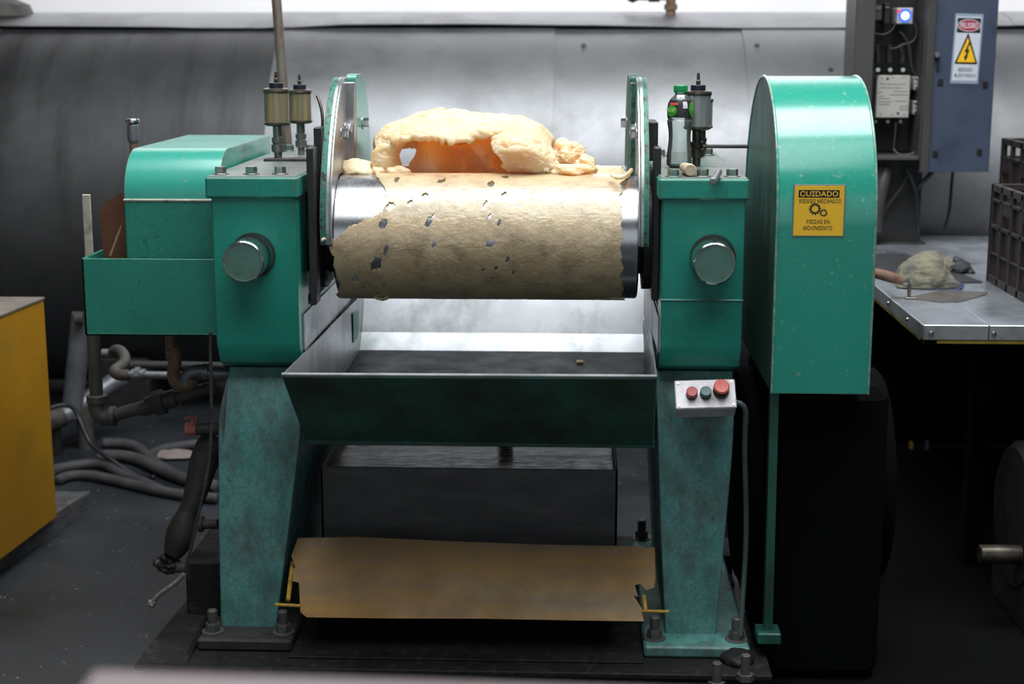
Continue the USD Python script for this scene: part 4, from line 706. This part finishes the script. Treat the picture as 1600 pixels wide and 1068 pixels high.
obj('stub', [cyl(P(296, 670, 4.05), P(365, 668, 4.05), .016, 20)] + [cyl(P(309 + 4 * k, 669.5, 4.05), P(311 + 4 * k, 669.5, 4.05), .018, 20) for k in range(10)], M['iron'], tp); obj('tape', [cyl(P(291, 670, 4.05), P(307, 669.5, 4.05), .0185, 16)] + [tube(spline([P(300, 664, 4.03), P(300 + k * 5, 650, 4.02), P(296 + k * 9, 654 + 2 * abs(k), 4.0)], 10), .0014, 5) for k in (-1, -.5, 0, .6, 1.1)], M['tape'], tp, label='frayed red tape')
bh = thing('bent_pipe', 'thick dark bent hose with ragged end beside the left pedestal', 'hose', P(275, 880, 3.98))
obj('hose', tube(spline(pth((338, 690, 4.1), (318, 725, 4.06), (304, 775, 4.02), (290, 805, 4.0)), 40), np.linspace(.046, .026, 40), 20), M['black_dust'], bh)
obj('elbow', [tube(spline(pth((292, 800, 4.0), (282, 835, 3.98), (270, 865, 3.97)), 24), [.026 + .014 * math.sin(math.pi * k / 23) for k in range(24)], 18), cyl(P(294, 806, 4.0), P(291, 814, 4.0), .031, 20)], M['black_dust'], bh)
rg = lump(262, 880, 3.97, .03, .03, .026, 5, .7, 4); obj('ragged_end', rg, M['black'], bh)
obj('lower_pipe', [cyl(P(262, 884, 3.97), P(340, 888, 3.97), .017, 20), cyl(P(320, 887, 3.97), P(330, 888, 3.97), .027, 20, .002)], M['iron'], bh); obj('upper_pipe', [cyl(P(298, 818, 4.0), P(340, 818, 4.0), .014, 20), cyl(P(310, 818, 4.0), P(318, 818, 4.0), .022, 20, .002)], M['iron'], bh)
def rope_mesh(pts, r, turns):
    p = spline(pts, 260); t = np.gradient(p, axis=0); t /= np.linalg.norm(t, axis=1)[:, None]; a = np.cross(t, [0, 1.0, 0]); a /= np.linalg.norm(a, axis=1)[:, None]; b = np.cross(t, a); out = []
    for k in range(3):
        ph = np.linspace(0, turns * 2 * np.pi, 260) + k * 2 * np.pi / 3; out.append(tube(p + (np.cos(ph)[:, None] * a + np.sin(ph)[:, None] * b) * r * .55, r * .55, 6))
    return out
rp_ = thing('rope', 'thin twisted grey rope hanging down between trough and left pedestal', 'rope', P(329, 523, 3.80))
obj('strand', rope_mesh(pth((329, 520, 3.84), (330, 610, 3.80), (326, 720, 3.76), (306, 820, 3.74), (292, 880, 3.74), (286, 900, 3.74)), .0046, 34), M['black_dust'], rp_, smooth=True)
obj('loose_end', rope_mesh(pth((288, 895, 3.74), (272, 912, 3.74), (252, 926, 3.74), (240, 938, 3.74)), .0062, 8), M['rope'], rp_, smooth=True, label='pale frayed loose end'); obj('knot', [lump(237, 942, 3.74, .011, .011, .011, 2, .3, 3)], M['rope'], rp_)

# yellow cabinet
yc = thing('yellow_cabinet', 'tall yellow painted steel cabinet on the kerb at the left edge', 'cabinet', (-2.0, 4.3, .07))
yp = [(-1.735, 4.9), (-1.79, 4.12), (-2.45, 4.12), (-2.45, 4.9)]
zt = P(74, 464, 4.9)[2]
obj('body', prism(rpoly(yp, .006), .07, zt - .004, 'z'), M['yellow'], yc); obj('top_plate', prism(rpoly(yp, .006).buffer(.004), zt - .006, zt, 'z'), M['yellow_top'], yc, label='greasy dull top plate')
# pipes behind
vp = thing('vertical_pipe', 'slim slightly leaning brown metal pipe behind the amber oil cups', 'pipe', (-.88, 5.2, 0))
t0, t1 = P(432, 0, 5.2), P(450, 240, 5.2); dd = (t0 - t1) / (t0[2] - t1[2]); obj('pipe', cyl(t1 - dd * t1[2], t1 + dd * (5.15 - t1[2]), .0165, 20), M['drab_pipe'], vp)
# ------------------------------------------------------------------ right: bench and what lies on it
BZ = .87; BX0, BX1, BY0, BY1 = .972, 2.3, 4.24, 6.22; JX = 1.152
wb = thing('work_bench', 'sheet-metal topped workbench with yellow frame on the right', 'workbench', (1.5, 5.2, 0))
obj('top_sheet', cbox((BX0, BY0, BZ - .008), (JX - .001, BY1, BZ), .0015), M['bench'], wb); obj('top_sheet', cbox((JX + .001, BY0, BZ - .008), (1.62, BY1, BZ), .0015), M['bench'], wb); obj('top_sheet', cbox((1.622, BY0, BZ - .008), (BX1, BY1, BZ), .0015), M['bench'], wb)
obj('top_board', cbox((BX0 + .004, BY0 + .004, BZ - .05), (BX1, BY1, BZ - .008), .002), M['black'], wb)
obj('edge_band', cbox((BX0, BY0 - .002, BZ - .043), (JX - .001, BY0 + .004, BZ - .001), .0015), M['bench_edge'], wb); obj('edge_band', cbox((JX + .001, BY0 - .002, BZ - .043), (BX1, BY0 + .004, BZ - .001), .0015), M['bench_edge'], wb)
obj('side_band', cbox((BX0 - .002, BY0, BZ - .043), (BX0 + .004, BY1, BZ - .001), .0015), M['bench_edge'], wb)
obj('frame_rail', [cbox((BX0 + .002, BY0 + .002, BZ - .054), (BX1, BY0 + .04, BZ - .044), .001), cbox((BX0 + .002, BY0 + .002, BZ - .054), (BX0 + .04, BY1, BZ - .044), .001)], M['bench_yellow'], wb, label='yellow frame rail below the edge')
for px in (1455, 1553): q = P(px, 521, BY0); obj('edge_screw', [lathe([(0, 0), (.008, 0), (.007, .003), (0, .004)], (q[0], BY0 - .002, BZ - .024), (0, -1, 0), 16)], M['bolt_clean'], wb)
for k in range(4): q = P(1425 - 17 * k, 505, BY0); obj('edge_screw', [lathe([(0, 0), (.007, 0), (.006, .003), (0, .004)], (BX0 - .002, BY0 + .2 + .28 * k, BZ - .022), (-1, 0, 0), 12)], M['bolt_clean'], wb)
for x in (BX0 + .30, BX1 - .1):
    for y in (BY0 + .5, BY1 - .1): obj('leg', cbox((x - .03, y - .03, 0), (x + .03, y + .03, BZ - .05), .004), M['pitch'], wb)
mt = thing('rubber_mat', 'thin dark ribbed mat on the bench under the cloth cap', 'mat', G(1430, 430, BZ))
mpts = [G(*q, BZ)[:2] for q in ((1340, 398), (1416, 398), (1535, 442), (1492, 443), (1400, 440), (1362, 430))]
obj('mat', prism(Polygon(mpts).convex_hull, BZ, BZ + .005, 'z'), M['mat'], mt)
obj('mat_rib', [tube(np.linspace((mpts[0][0] + .03 + .012 * k, min(p[1] for p in mpts) + .16, BZ + .005), (mpts[0][0] + .03 + .012 * k, max(p[1] for p in mpts) - .12, BZ + .005), 3), .0018, 5) for k in range(10)], M['mat'], mt)
# cap
cb = G(1448, 450, BZ)
cpt = thing('cloth_cap', 'grimy khaki cloth cap with blue rim lying on the bench', 'cap', (cb[0], cb[1], BZ))
cap_ctrl = [[(1402, 432, cb[1] + .10), (1420, 410, cb[1] + .13), (1448, 398, cb[1] + .14), (1470, 402, cb[1] + .12), (1484, 425, cb[1] + .08)],
            [(1400, 438, cb[1] + .06), (1418, 406, cb[1] + .07), (1446, 394, cb[1] + .07), (1468, 398, cb[1] + .06), (1486, 430, cb[1] + .04)],
            [(1400, 444, cb[1] + .02), (1415, 420, cb[1] + .01), (1440, 405, cb[1] + .005), (1466, 412, cb[1] + .0), (1488, 434, cb[1] + .01)],
            [(1400, 450, cb[1] - .0), (1415, 440, cb[1] - .02), (1442, 430, cb[1] - .03), (1470, 432, cb[1] - .03), (1496, 440, cb[1] - .02)],
            [(1402, 454, cb[1] - .01), (1416, 453, cb[1] - .02), (1450, 453, cb[1] - .03), (1478, 453, cb[1] - .03), (1503, 449, cb[1] - .03)]]
cm = fold(cap_ctrl, .006, 90, 90, 21, .012, .001, 18); 
vv = np.array(cm.vertices); vv[:, 2] = np.maximum(vv[:, 2], BZ + .0045); cm.vertices = vv; obj('crown', cm, M['cloth'], cpt, smooth=True)
obj('brim_trim', tube(spline(pth((1400, 452, cb[1] - .01), (1416, 455, cb[1] - .025), (1450, 455.5, cb[1] - .035), (1478, 454.5, cb[1] - .035), (1499, 452, cb[1] - .035), (1504, 447, cb[1] - .03), (1498, 443, cb[1] - .02)), 40), .005, 8), M['blue_trim'], cpt, smooth=True, label='blue rim'); obj('cap_fold', lump(1478, 416, cb[1] + .05, .02, .03, .030, 9, .35, 4), M['cloth'], cpt, smooth=True)
gv = thing('black_glove', 'crumpled black glove behind the cloth cap', 'glove', G(1500, 430, BZ)); g0 = G(1492, 428, BZ)
obj('glove', [lump(1494, 418, g0[1] + .06, .045, .06, .022, 3, .3, 4)], M['glove'], gv, smooth=True); obj('finger', [scrap(pth((1500, 414, g0[1] + .05), (1512, 422, g0[1] + .03), (1520, 428, g0[1] + .01)), (.016, .011), 6), scrap(pth((1490, 406, g0[1] + .12), (1506, 412, g0[1] + .1), (1514, 420, g0[1] + .08)), (.014, .010), 4)], M['glove'], gv, smooth=True)
# trowel
tq = G(1420, 466, BZ)
tw = thing('hand_trowel', 'hand trowel with round brown wooden handle over the bench edge', 'trowel', tq)
bl = [G(*q, BZ)[:2] for q in ((1413, 466), (1470, 455), (1543, 457), (1540, 461), (1500, 472), (1470, 473))]
obj('blade', prism(Polygon(bl), BZ + .0005, BZ + .003, 'z'), M['blade'], tw); h0, h1 = P(1417, 440, tq[1]), P(1345, 420, tq[1] - .03)
obj('neck', [tube(spline([np.array([*G(1432, 466, BZ)[:2], BZ + .005]), P(1421, 463, tq[1]), P(1421, 450, tq[1]), h0 + [.003, 0, .002]], 20), .0055, 8), cbox(np.array([*G(1420, 467, BZ)[:2], BZ + .002]) - [.012, .012, 0], np.array([*G(1420, 467, BZ)[:2], BZ + .006]) + [.02, .012, 0], .001)], M['blade'], tw)
hl = np.linalg.norm(h1 - h0); obj('handle', lathe([(0, .004), (.0125, .004), (.0140, .02), (.0165, .05), (.0160, .09), (.0135, hl - .018), (0, hl - .018)], h0, h1 - h0, 24), M['wood'], tw, smooth=40, label='brown wooden handle')
obj('ferrule', [lathe([(0, -.002), (.0135, -.002), (.0145, .006), (.0135, .014), (0, .014)], h0, h1 - h0, 20), lathe([(0, hl - .019), (.0145, hl - .019), (.0150, hl - .004), (.0138, hl), (.009, hl), (.008, hl - .003), (0, hl - .003)], h0, h1 - h0, 20)], M['bolt'], tw)
# crate: 0.40 x 0.46 x 0.315
CX0, CX1, CY0, CY1, CH = 1.352, 1.76, 4.46, 5.05, .318
def crate(name, label, x0, x1, y0, y1, z0, h):
    t = thing(name, label, 'crate', ((x0 + x1) / 2, (y0 + y1) / 2, z0)); w = .012
    obj('base', cbox((x0 + w, y0 + w, z0), (x1 - w, y1 - w, z0 + .012), .002), M['crate'], t)
    def side(fix, lo, hi, axis, s):
        """ribbed wall; fix: outer coordinate, s: +1 inward direction"""
        q = []; L = hi - lo
        def slab(u0, u1, v0, v1, d0, d1):
            a, b = fix + s * d0, fix + s * d1; u0, u1 = lo + u0, lo + u1
            return cbox((a, u0, z0 + v0), (b, u1, z0 + v1), .0015) if axis == 'x' else cbox((u0, a, z0 + v0), (u1, b, z0 + v1), .0015)
        n = 5 if L > .5 else 4; st_ = (L - .02) / n
        ribs = [slab(0, L, 0, .024, 0, .016), slab(0, L, h - .022, h, 0, .02), slab(0, L, h * .56, h * .56 + .012, .0, .012), slab(0, L, h * .83, h * .83 + .010, .0, .012)] + [slab(.0 + k * st_, .02 + k * st_, 0, h, .0, .014) for k in range(n + 1)]
        pan = [slab(k * st_ + .02, (k + 1) * st_, h * .57, h * .83, .012, .015) for k in range(n) if k % 2 == 0] + [slab(k * st_ + .02, (k + 1) * st_, h * .30, h * .57, .012, .015) for k in range(n)] + [slab(k * st_ + .02, (k + 1) * st_, h * .72, h * .84, .002, .012) for k in range(n) if k % 2]
        slots = [slab(k * st_ + .024 + j * (st_ - .024) / 6, k * st_ + .024 + j * (st_ - .024) / 6 + .006, .02, h * .30, .008, .013) for k in range(n) for j in range(6)]
        bars = [slab(k * st_ + .02, (k + 1) * st_, h * .29, h * .31, .002, .014) for k in range(n)]
        obj('wall_frame', ribs + bars, M['crate'], t); obj('wall_panel', pan, M['crate'], t); obj('grille', slots, M['crate'], t)
    side(x0, y0, y1, 'x', 1); side(x1, y0, y1, 'x', -1); side(y0, x0, x1, 'y', 1); side(y1, x0, x1, 'y', -1)
    return t
crate('plastic_crate', 'dusty black ribbed plastic crate standing on the bench', CX0, CX1, CY0, CY1, BZ, CH)
crate('plastic_crate', 'second dark crate partly hidden behind the ribbed crate on the bench', 1.53, 1.93, 5.12, 5.62, BZ, .43)
# electrical cabinet on a post
EY = 5.85
ex0, ex1, ex2 = P(1337, 150, EY)[0], P(1363, 150, EY)[0], P(1440, 150, EY)[0]; ez0 = P(1400, 250, EY)[2]; ez1 = 2.35
ec = thing('electrical_cabinet', 'open grey electrical cabinet with blue-grey door above the bench', 'electrical cabinet', ((ex0 + ex2) / 2, EY + .1, ez0))
obj('casing', [cbox((ex0 - .012, EY, ez0), (ex1, EY + .22, ez1), .004), cbox((ex0, EY + .2, ez0), (ex2 + .02, EY + .22, ez1), .003), cbox((ex2, EY, ez0), (ex2 + .012, EY + .22, ez1), .002), cbox((ex1 - .005, EY, ez0), (ex2 + .01, EY + .22, ez0 + .014), .002), cbox((ex1 - .005, EY, ez1 - .01), (ex2 + .01, EY + .22, ez1), .002)], M['cab_grey'], ec)
obj('back_panel', cbox((ex1, EY + .185, ez0 + .02), (ex2, EY + .20, ez1 - .02), .001), M['cab_dark'], ec)
def E(px, py, Y=EY + .1): return P(px, py, Y)
def epanel(x0, y0, x1, y1, Yf, d, mat, nm, lab=None, par=None):
    a, b = E(x0, y1, Yf), E(x1, y0, Yf); return obj(nm, cbox((a[0], Yf, a[2]), (b[0], Yf + d, b[2]), .003), M[mat], par or ec, label=lab)
ct = epanel(1368, 118, 1423, 184, EY + .07, .1, 'panel_ivory', 'soft_starter', 'ivory motor controller with faint print')
for k, (x0, x1, y) in enumerate(((1374, 1384, 131), (1386, 1415, 131.5), (1374, 1410, 137), (1373, 1378, 144.5), (1396, 1418, 143), (1374, 1382, 150), (1390, 1419, 148), (1372, 1391, 154), (1373, 1394, 159), (1373, 1390, 163), (1398, 1418, 158), (1376, 1380, 122), (1393, 1398, 121), (1410, 1416, 121), (1374, 1379, 179), (1391, 1396, 179), (1410, 1415, 179))):
    epanel(x0, y - .5, x1, y + .7, EY + .0692, .002, 'print_grey', 'print_line', par=ct)
a, b = E(1406, 171, EY + .0692), E(1418, 165, EY + .0692); obj('print_frame', prism(sbox(a[0], a[2], b[0], b[2]).difference(sbox(a[0], a[2], b[0], b[2]).buffer(-.0015)), EY + .0688, EY + .071, 'y'), M['print_grey'], ct)
for px, py in ((1387, 123), (1403, 177)): obj('mount_hole', cyl(E(px, py, EY + .0688), E(px, py, EY + .071), .005, 14), M['black_plastic'], ct)
for x, y in ((1428, 120), (1426.5, 158)):
    q = epanel(x, y, x + 13, y + 21, EY + .08, .09, 'panel_ivory', 'auxiliary_relay')
    for i, j in ((3.5, 3.5), (9.5, 3.5), (3.5, 17.5), (9.5, 17.5)): obj('terminal', cyl(E(x + i, y + j, EY + .0785), E(x + i, y + j, EY + .0815), .0045, 12), M['black_plastic'], q)
    epanel(x + 2, y + 9, x + 4.5, y + 13, EY + .079, .003, 'black_plastic', 'slot', par=q)
lm = epanel(1401, 12, 1427, 37.5, EY + .06, .1, 'panel_ivory', 'timer_relay', 'relay with glowing blue-white lamp')
q = E(1414, 24.5, EY + .06); obj('dial_ring', lathe([(.0, 0), (.026, 0), (.024, .004), (.0, .005)], q, (0, -1, 0), 28), M['lamp_ring'], lm); obj('dial_lamp', lathe([(0, 0), (.014, 0), (.011, .006), (0, .008)], q + [0, -.004, 0], (0, -1, 0), 24), M['lamp_blue'], lm)
q = E(1404.5, 17.5, EY + .06); obj('led', lathe([(0, 0), (.006, 0), (.004, .004), (0, .005)], q, (0, -1, 0), 12), M['led_red'], lm)
br = epanel(1365, 8, 1379, 32, EY + .1, .08, 'cab_grey', 'breaker'); epanel(1367, 10, 1377, 16, EY + .096, .004, 'print_grey', 'rocker', par=br)
br = epanel(1381, 5, 1392, 37, EY + .1, .08, 'cab_dark', 'breaker'); epanel(1383, 10, 1390, 14, EY + .095, .006, 'print_grey', 'rocker', par=br)
for px in (1371, 1390, 1410):
    obj('contact_fuse', [cyl(E(px, 72, EY + .11), E(px, 98, EY + .11), .016, 14), cyl(E(px, 70, EY + .11), E(px, 73, EY + .11), .019, 14)], M['wire'], ec)
    obj('terminal_stud', cyl(E(px + 1, 109, EY + .06), E(px + 1, 109, EY + .1), .008, 8), M['bolt_clean'], ec); obj('terminal_stud', cyl(E(px - 3, 190, EY + .07), E(px - 3, 190, EY + .1), .007, 8), M['bolt_dirty'], ec)
for pts, mm in (([(1363, 48), (1375, 54), (1390, 50), (1398, 40), (1402, 28)], 'wire_grey'), ([(1427, 36), (1432, 52), (1424, 66), (1410, 70), (1409, 82)], 'wire_grey'), ([(1370, 70), (1371, 84)], 'wire_grey'), ([(1390, 75), (1400, 75), (1410, 68)], 'wire_grey'), ([(1406, 50), (1416, 62), (1422, 85), (1425, 105), (1430, 118)], 'wire_grey'), ([(1396, 232), (1408, 242), (1425, 240), (1437, 232)], 'print_grey'), ([(1400, 192), (1398, 215), (1396, 232)], 'wire_grey'), ([(1363, 112), (1375, 118)], 'wire_grey')):
    obj('wire', tube(spline([E(a, b, EY + .08) for a, b in pts], 24), .0035, 6), M[mm], ec, smooth=True)
# door: hinged at ex2, swung wide open, slightly angled away
hq = np.array([ex2 + .004, EY - .01]); ang = math.radians(9)
dx = lambda s: np.array([hq[0] + s * math.cos(ang), hq[1] + s * math.sin(ang)])
DW = .272; dz0 = P(1437, 269, EY)[2]
def doorbox(s0, s1, z0, z1, t0, t1, c=.002):
    m = cbox((s0, t0, z0), (s1, t1, z1), c); return moved(m, (hq[0], hq[1], 0), rotm((0, 0, 1), math.degrees(ang)))
dr = obj('door', [doorbox(0, DW, dz0, ez1 + .02, 0, .006)], M['cab_blue'], ec, label='blue-grey open cabinet door')
obj('door_return', [doorbox(0, .03, dz0, ez1 + .02, -.012, .002), doorbox(DW - .003, DW, dz0, ez1 + .02, -.0, .02), doorbox(0, DW, dz0, dz0 + .003, 0, .02)], M['cab_grey'], dr)
def dpt(px, py):
    d = ray(px, py); n = np.array([-math.sin(ang), math.cos(ang)]); t = (n @ hq) / (n @ d[:2]); q = EYE + d * t; return (q[:2] - hq) @ np.array([math.cos(ang), math.sin(ang)]), q[2]
for px, py in ((1469, 128), (1539, 132), (1461, 240), (1530, 237)):
    s, z = dpt(px, py); obj('rubber_buffer', [doorbox(s - .010, s + .010, z - .012, z + .012, -.005, 0)], M['cab_dark'], dr)
s, z = dpt(1463, 86); obj('door_lock', moved(lathe([(0, 0), (.012, 0), (.012, .012), (.008, .02), (0, .02)], (0, 0, 0), (0, -1, 0), 16), (hq[0] + s * math.cos(ang), hq[1] + s * math.sin(ang), z)), M['galv'], dr)
s, z = dpt(1465, 100); obj('lock_lever', doorbox(s - .005, s + .004, z - .022, z + .03, -.010, -.002), M['cab_dark'], dr)
# danger sign on the door (top tilts a little)
s0, z1_ = dpt(1494, 24); s1, z0_ = dpt(1527, 128); sw2, sh2 = s1 - s0, z1_ - z0_
def don(ms):
    out = []
    for m in (ms if isinstance(ms, list) else [ms]): out.append(moved(m, (hq[0], hq[1], 0), rotm((0, 0, 1), math.degrees(ang)) @ trimesh.transformations.rotation_matrix(math.radians(1.5), (0, 1, 0), ((s0 + s1) / 2, 0, (z0_ + z1_) / 2))))
    return out
u = lambda a: s0 + a * sw2
w_ = lambda b: z1_ - b * sh2
ds = obj('danger_sign', don(cbox((s0 - .006, -.0014, z0_ - .006), (s1 + .006, .0, z1_ + .006), .0004)), M['sign_edge'], ec, label='white electrical danger sign on the cabinet door')
obj('sign_face', don(cbox((u(.0), -.0022, w_(.98)), (u(1.), -.001, w_(.02)), .0003)), M['sign_w'], ds)
obj('title_bar', don(cbox((u(.03), -.003, w_(.26)), (u(.97), -.0018, w_(.04)), .0003)), M['ink'], ds)
obj('title_oval', don(prism(affinity.scale(Point(u(.5), w_(.15)).buffer(1, quad_segs=12), sw2 * .44, sh2 * .085), -.0036, -.0026, 'y')), M['sign_red'], ds)
obj('title_ring', don(prism(affinity.scale(Point(u(.5), w_(.15)).buffer(1, quad_segs=12), sw2 * .46, sh2 * .092).difference(affinity.scale(Point(u(.5), w_(.15)).buffer(1, quad_segs=12), sw2 * .43, sh2 * .082)), -.0038, -.0026, 'y')), M['sign_w'], ds)
obj('title', don(text('PELIGRO', u(.5), w_(.15), sw2 * .70, sh2 * .085, -.0036)), M['sign_w'], ds)
tri = Polygon([(u(.5), w_(.28)), (u(.06), w_(.72)), (u(.94), w_(.72))]); obj('triangle_border', don(prism(tri.buffer(.002), -.003, -.0018, 'y')), M['ink'], ds); obj('triangle', don(prism(tri.buffer(-.0045), -.0036, -.0026, 'y')), M['sign_y'], ds)
bolt = Polygon([(u(.55), w_(.40)), (u(.40), w_(.55)), (u(.50), w_(.55)), (u(.42), w_(.62)), (u(.38), w_(.615)), (u(.46), w_(.685)), (u(.56), w_(.60)), (u(.52), w_(.61)), (u(.60), w_(.51)), (u(.51), w_(.51)), (u(.60), w_(.42))]).buffer(0); obj('lightning_bolt', don(prism(bolt, -.0042, -.0034, 'y')), M['ink'], ds)
obj('lettering', don(text('RIESGO', u(.5), w_(.815), sw2 * .56, sh2 * .055, -.0024, bold=False)), M['ink'], ds); obj('lettering', don(text('ELÉCTRICO', u(.5), w_(.895), sw2 * .84, sh2 * .062, -.0024, bold=False)), M['ink'], ds)
# post and cables below the cabinet
po = thing('cabinet_post', 'dark metal post carrying the electrical cabinet on the bench', 'post', (P(1400, 360, 6.0)[0], 6.0, BZ))
a, b = P(1360, 360, 5.98)[0], P(1437, 360, 5.98)[0]
obj('post', cbox((a, 5.98, BZ), (b, 6.12, ez0 - .003), .004), M['black'], po); obj('foot', cbox((a - .01, 5.95, BZ), (b + .02, 6.15, BZ + .008), .002), M['black'], po)
obj('conduit', tube(spline(pth((1386, 262, 5.92), (1380, 285, 5.90), (1372, 325, 5.90), (1370, 362, 5.92)), 24), .024, 14), M['cab_grey'], po, smooth=True)
for lb_, pts in (('black cable drooping from the cabinet past the post', [(1412, 262, 5.93), (1428, 290, 5.9), (1434, 330, 5.9), (1436, 366, 5.93)]), ('thick black cable bending from the door foot to the post', [(1460, 262, 5.9), (1450, 276, 5.9), (1436, 290, 5.92), (1428, 300, 5.95)]), ('black cable hanging below the right of the cabinet door', [(1490, 262, 6.02), (1486, 300, 6.02), (1482, 335, 6.02), (1474, 359, 6.02)]), ('thin grey cable crossing in front of the post', [(1420, 262, 5.94), (1410, 290, 5.94), (1385, 325, 5.94), (1378, 366, 5.94)])):
    hose('hanging_cable', lb_, pth(*pts), .009 if 'thick' in lb_ else .006, 'wire_grey' if 'grey' in lb_ else 'wire', catg='cable')

om = thing('floor_shade_mat', 'added black sheet painting the shade on the floor below the bench', 'mat', (1.4, 4.4, 0))  # added sheet, blackens the floor in place of real shade
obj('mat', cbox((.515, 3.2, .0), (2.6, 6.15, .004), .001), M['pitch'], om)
obj('back_panel', cbox((BX0 + .05, BY1 - .06, .02), (BX1, BY1 - .04, BZ - .05), .002), M['pitch'], wb)  # added dark sheet standing in for deep shade below the bench
# under the bench: dark machine with steel shaft
um = thing('bench_machine', 'black machine casing with a protruding steel shaft under the bench', 'machine', (1.5, 4.3, 0))
sq = P(1530, 865, 4.2)
obj('casing', [lathe([(0, 0), (.20, 0), (.22, .02), (.22, .5), (0, .5)], (sq[0] + .115, 4.2 + .1, sq[2] + .08), (1, 0, 0), 48), cbox((sq[0] + .12, 4.1, 0), (sq[0] + .6, 4.5, .14), .01)], M['skid'], um)
obj('shaft', [cyl(sq, sq + [.2, 0, 0], .027, 28, .003)], M['oil_iron'], um, label='brown steel shaft stub')
a, b = P(1420, 722, 6.14), P(1427, 690, 6.14); obj('added_yellow_spot', cbox((a[0], 6.13, a[2]), (b[0], 6.16, b[2]), .002), M['bench_yellow'], wb, label='small added yellow piece for a spot of background')  # added stand-in for yellow background glimpsed through a gap
a, b = P(1440, 750, 6.14), P(1449, 688, 6.14); obj('added_pale_spot', hull([(a[0], 6.13, a[2]), (a[0] + .02, 6.13, a[2]), (a[0] + .005, 6.13, b[2]), (b[0] + .005, 6.13, b[2]), (b[0], 6.13, b[2] - .05)] + [(a[0], 6.16, a[2]), (b[0], 6.16, b[2])]), M['galv'], wb, label='small added pale piece for a spot of background')  # added stand-in for a pale thing glimpsed beyond the bench
# foreground bench edge, close to the camera
fb = thing('near_bench', 'blurred pinkish bench edge close to the camera at the bottom', 'bench', (.2, .9, 0))
fa, fb_ = P(150, 1047, 1.0), P(830, 1070, 1.0)
sl = (fb_[2] - fa[2]) / (fb_[0] - fa[0])
fp = lambda x, dz: fa[2] + sl * (x - fa[0]) + dz
obj('bench_top', hull([(x, y, fp(x, dz)) for x in (fa[0], .35) for y in (.62, 1.0) for dz in (0, -.03)]), M['pink_bench'], fb)
for x in (fa[0] + .05, .3): obj('leg', cbox((x - .02, .66, 0), (x + .02, .70, fp(x, -.028)), .003), M['black'], fb)
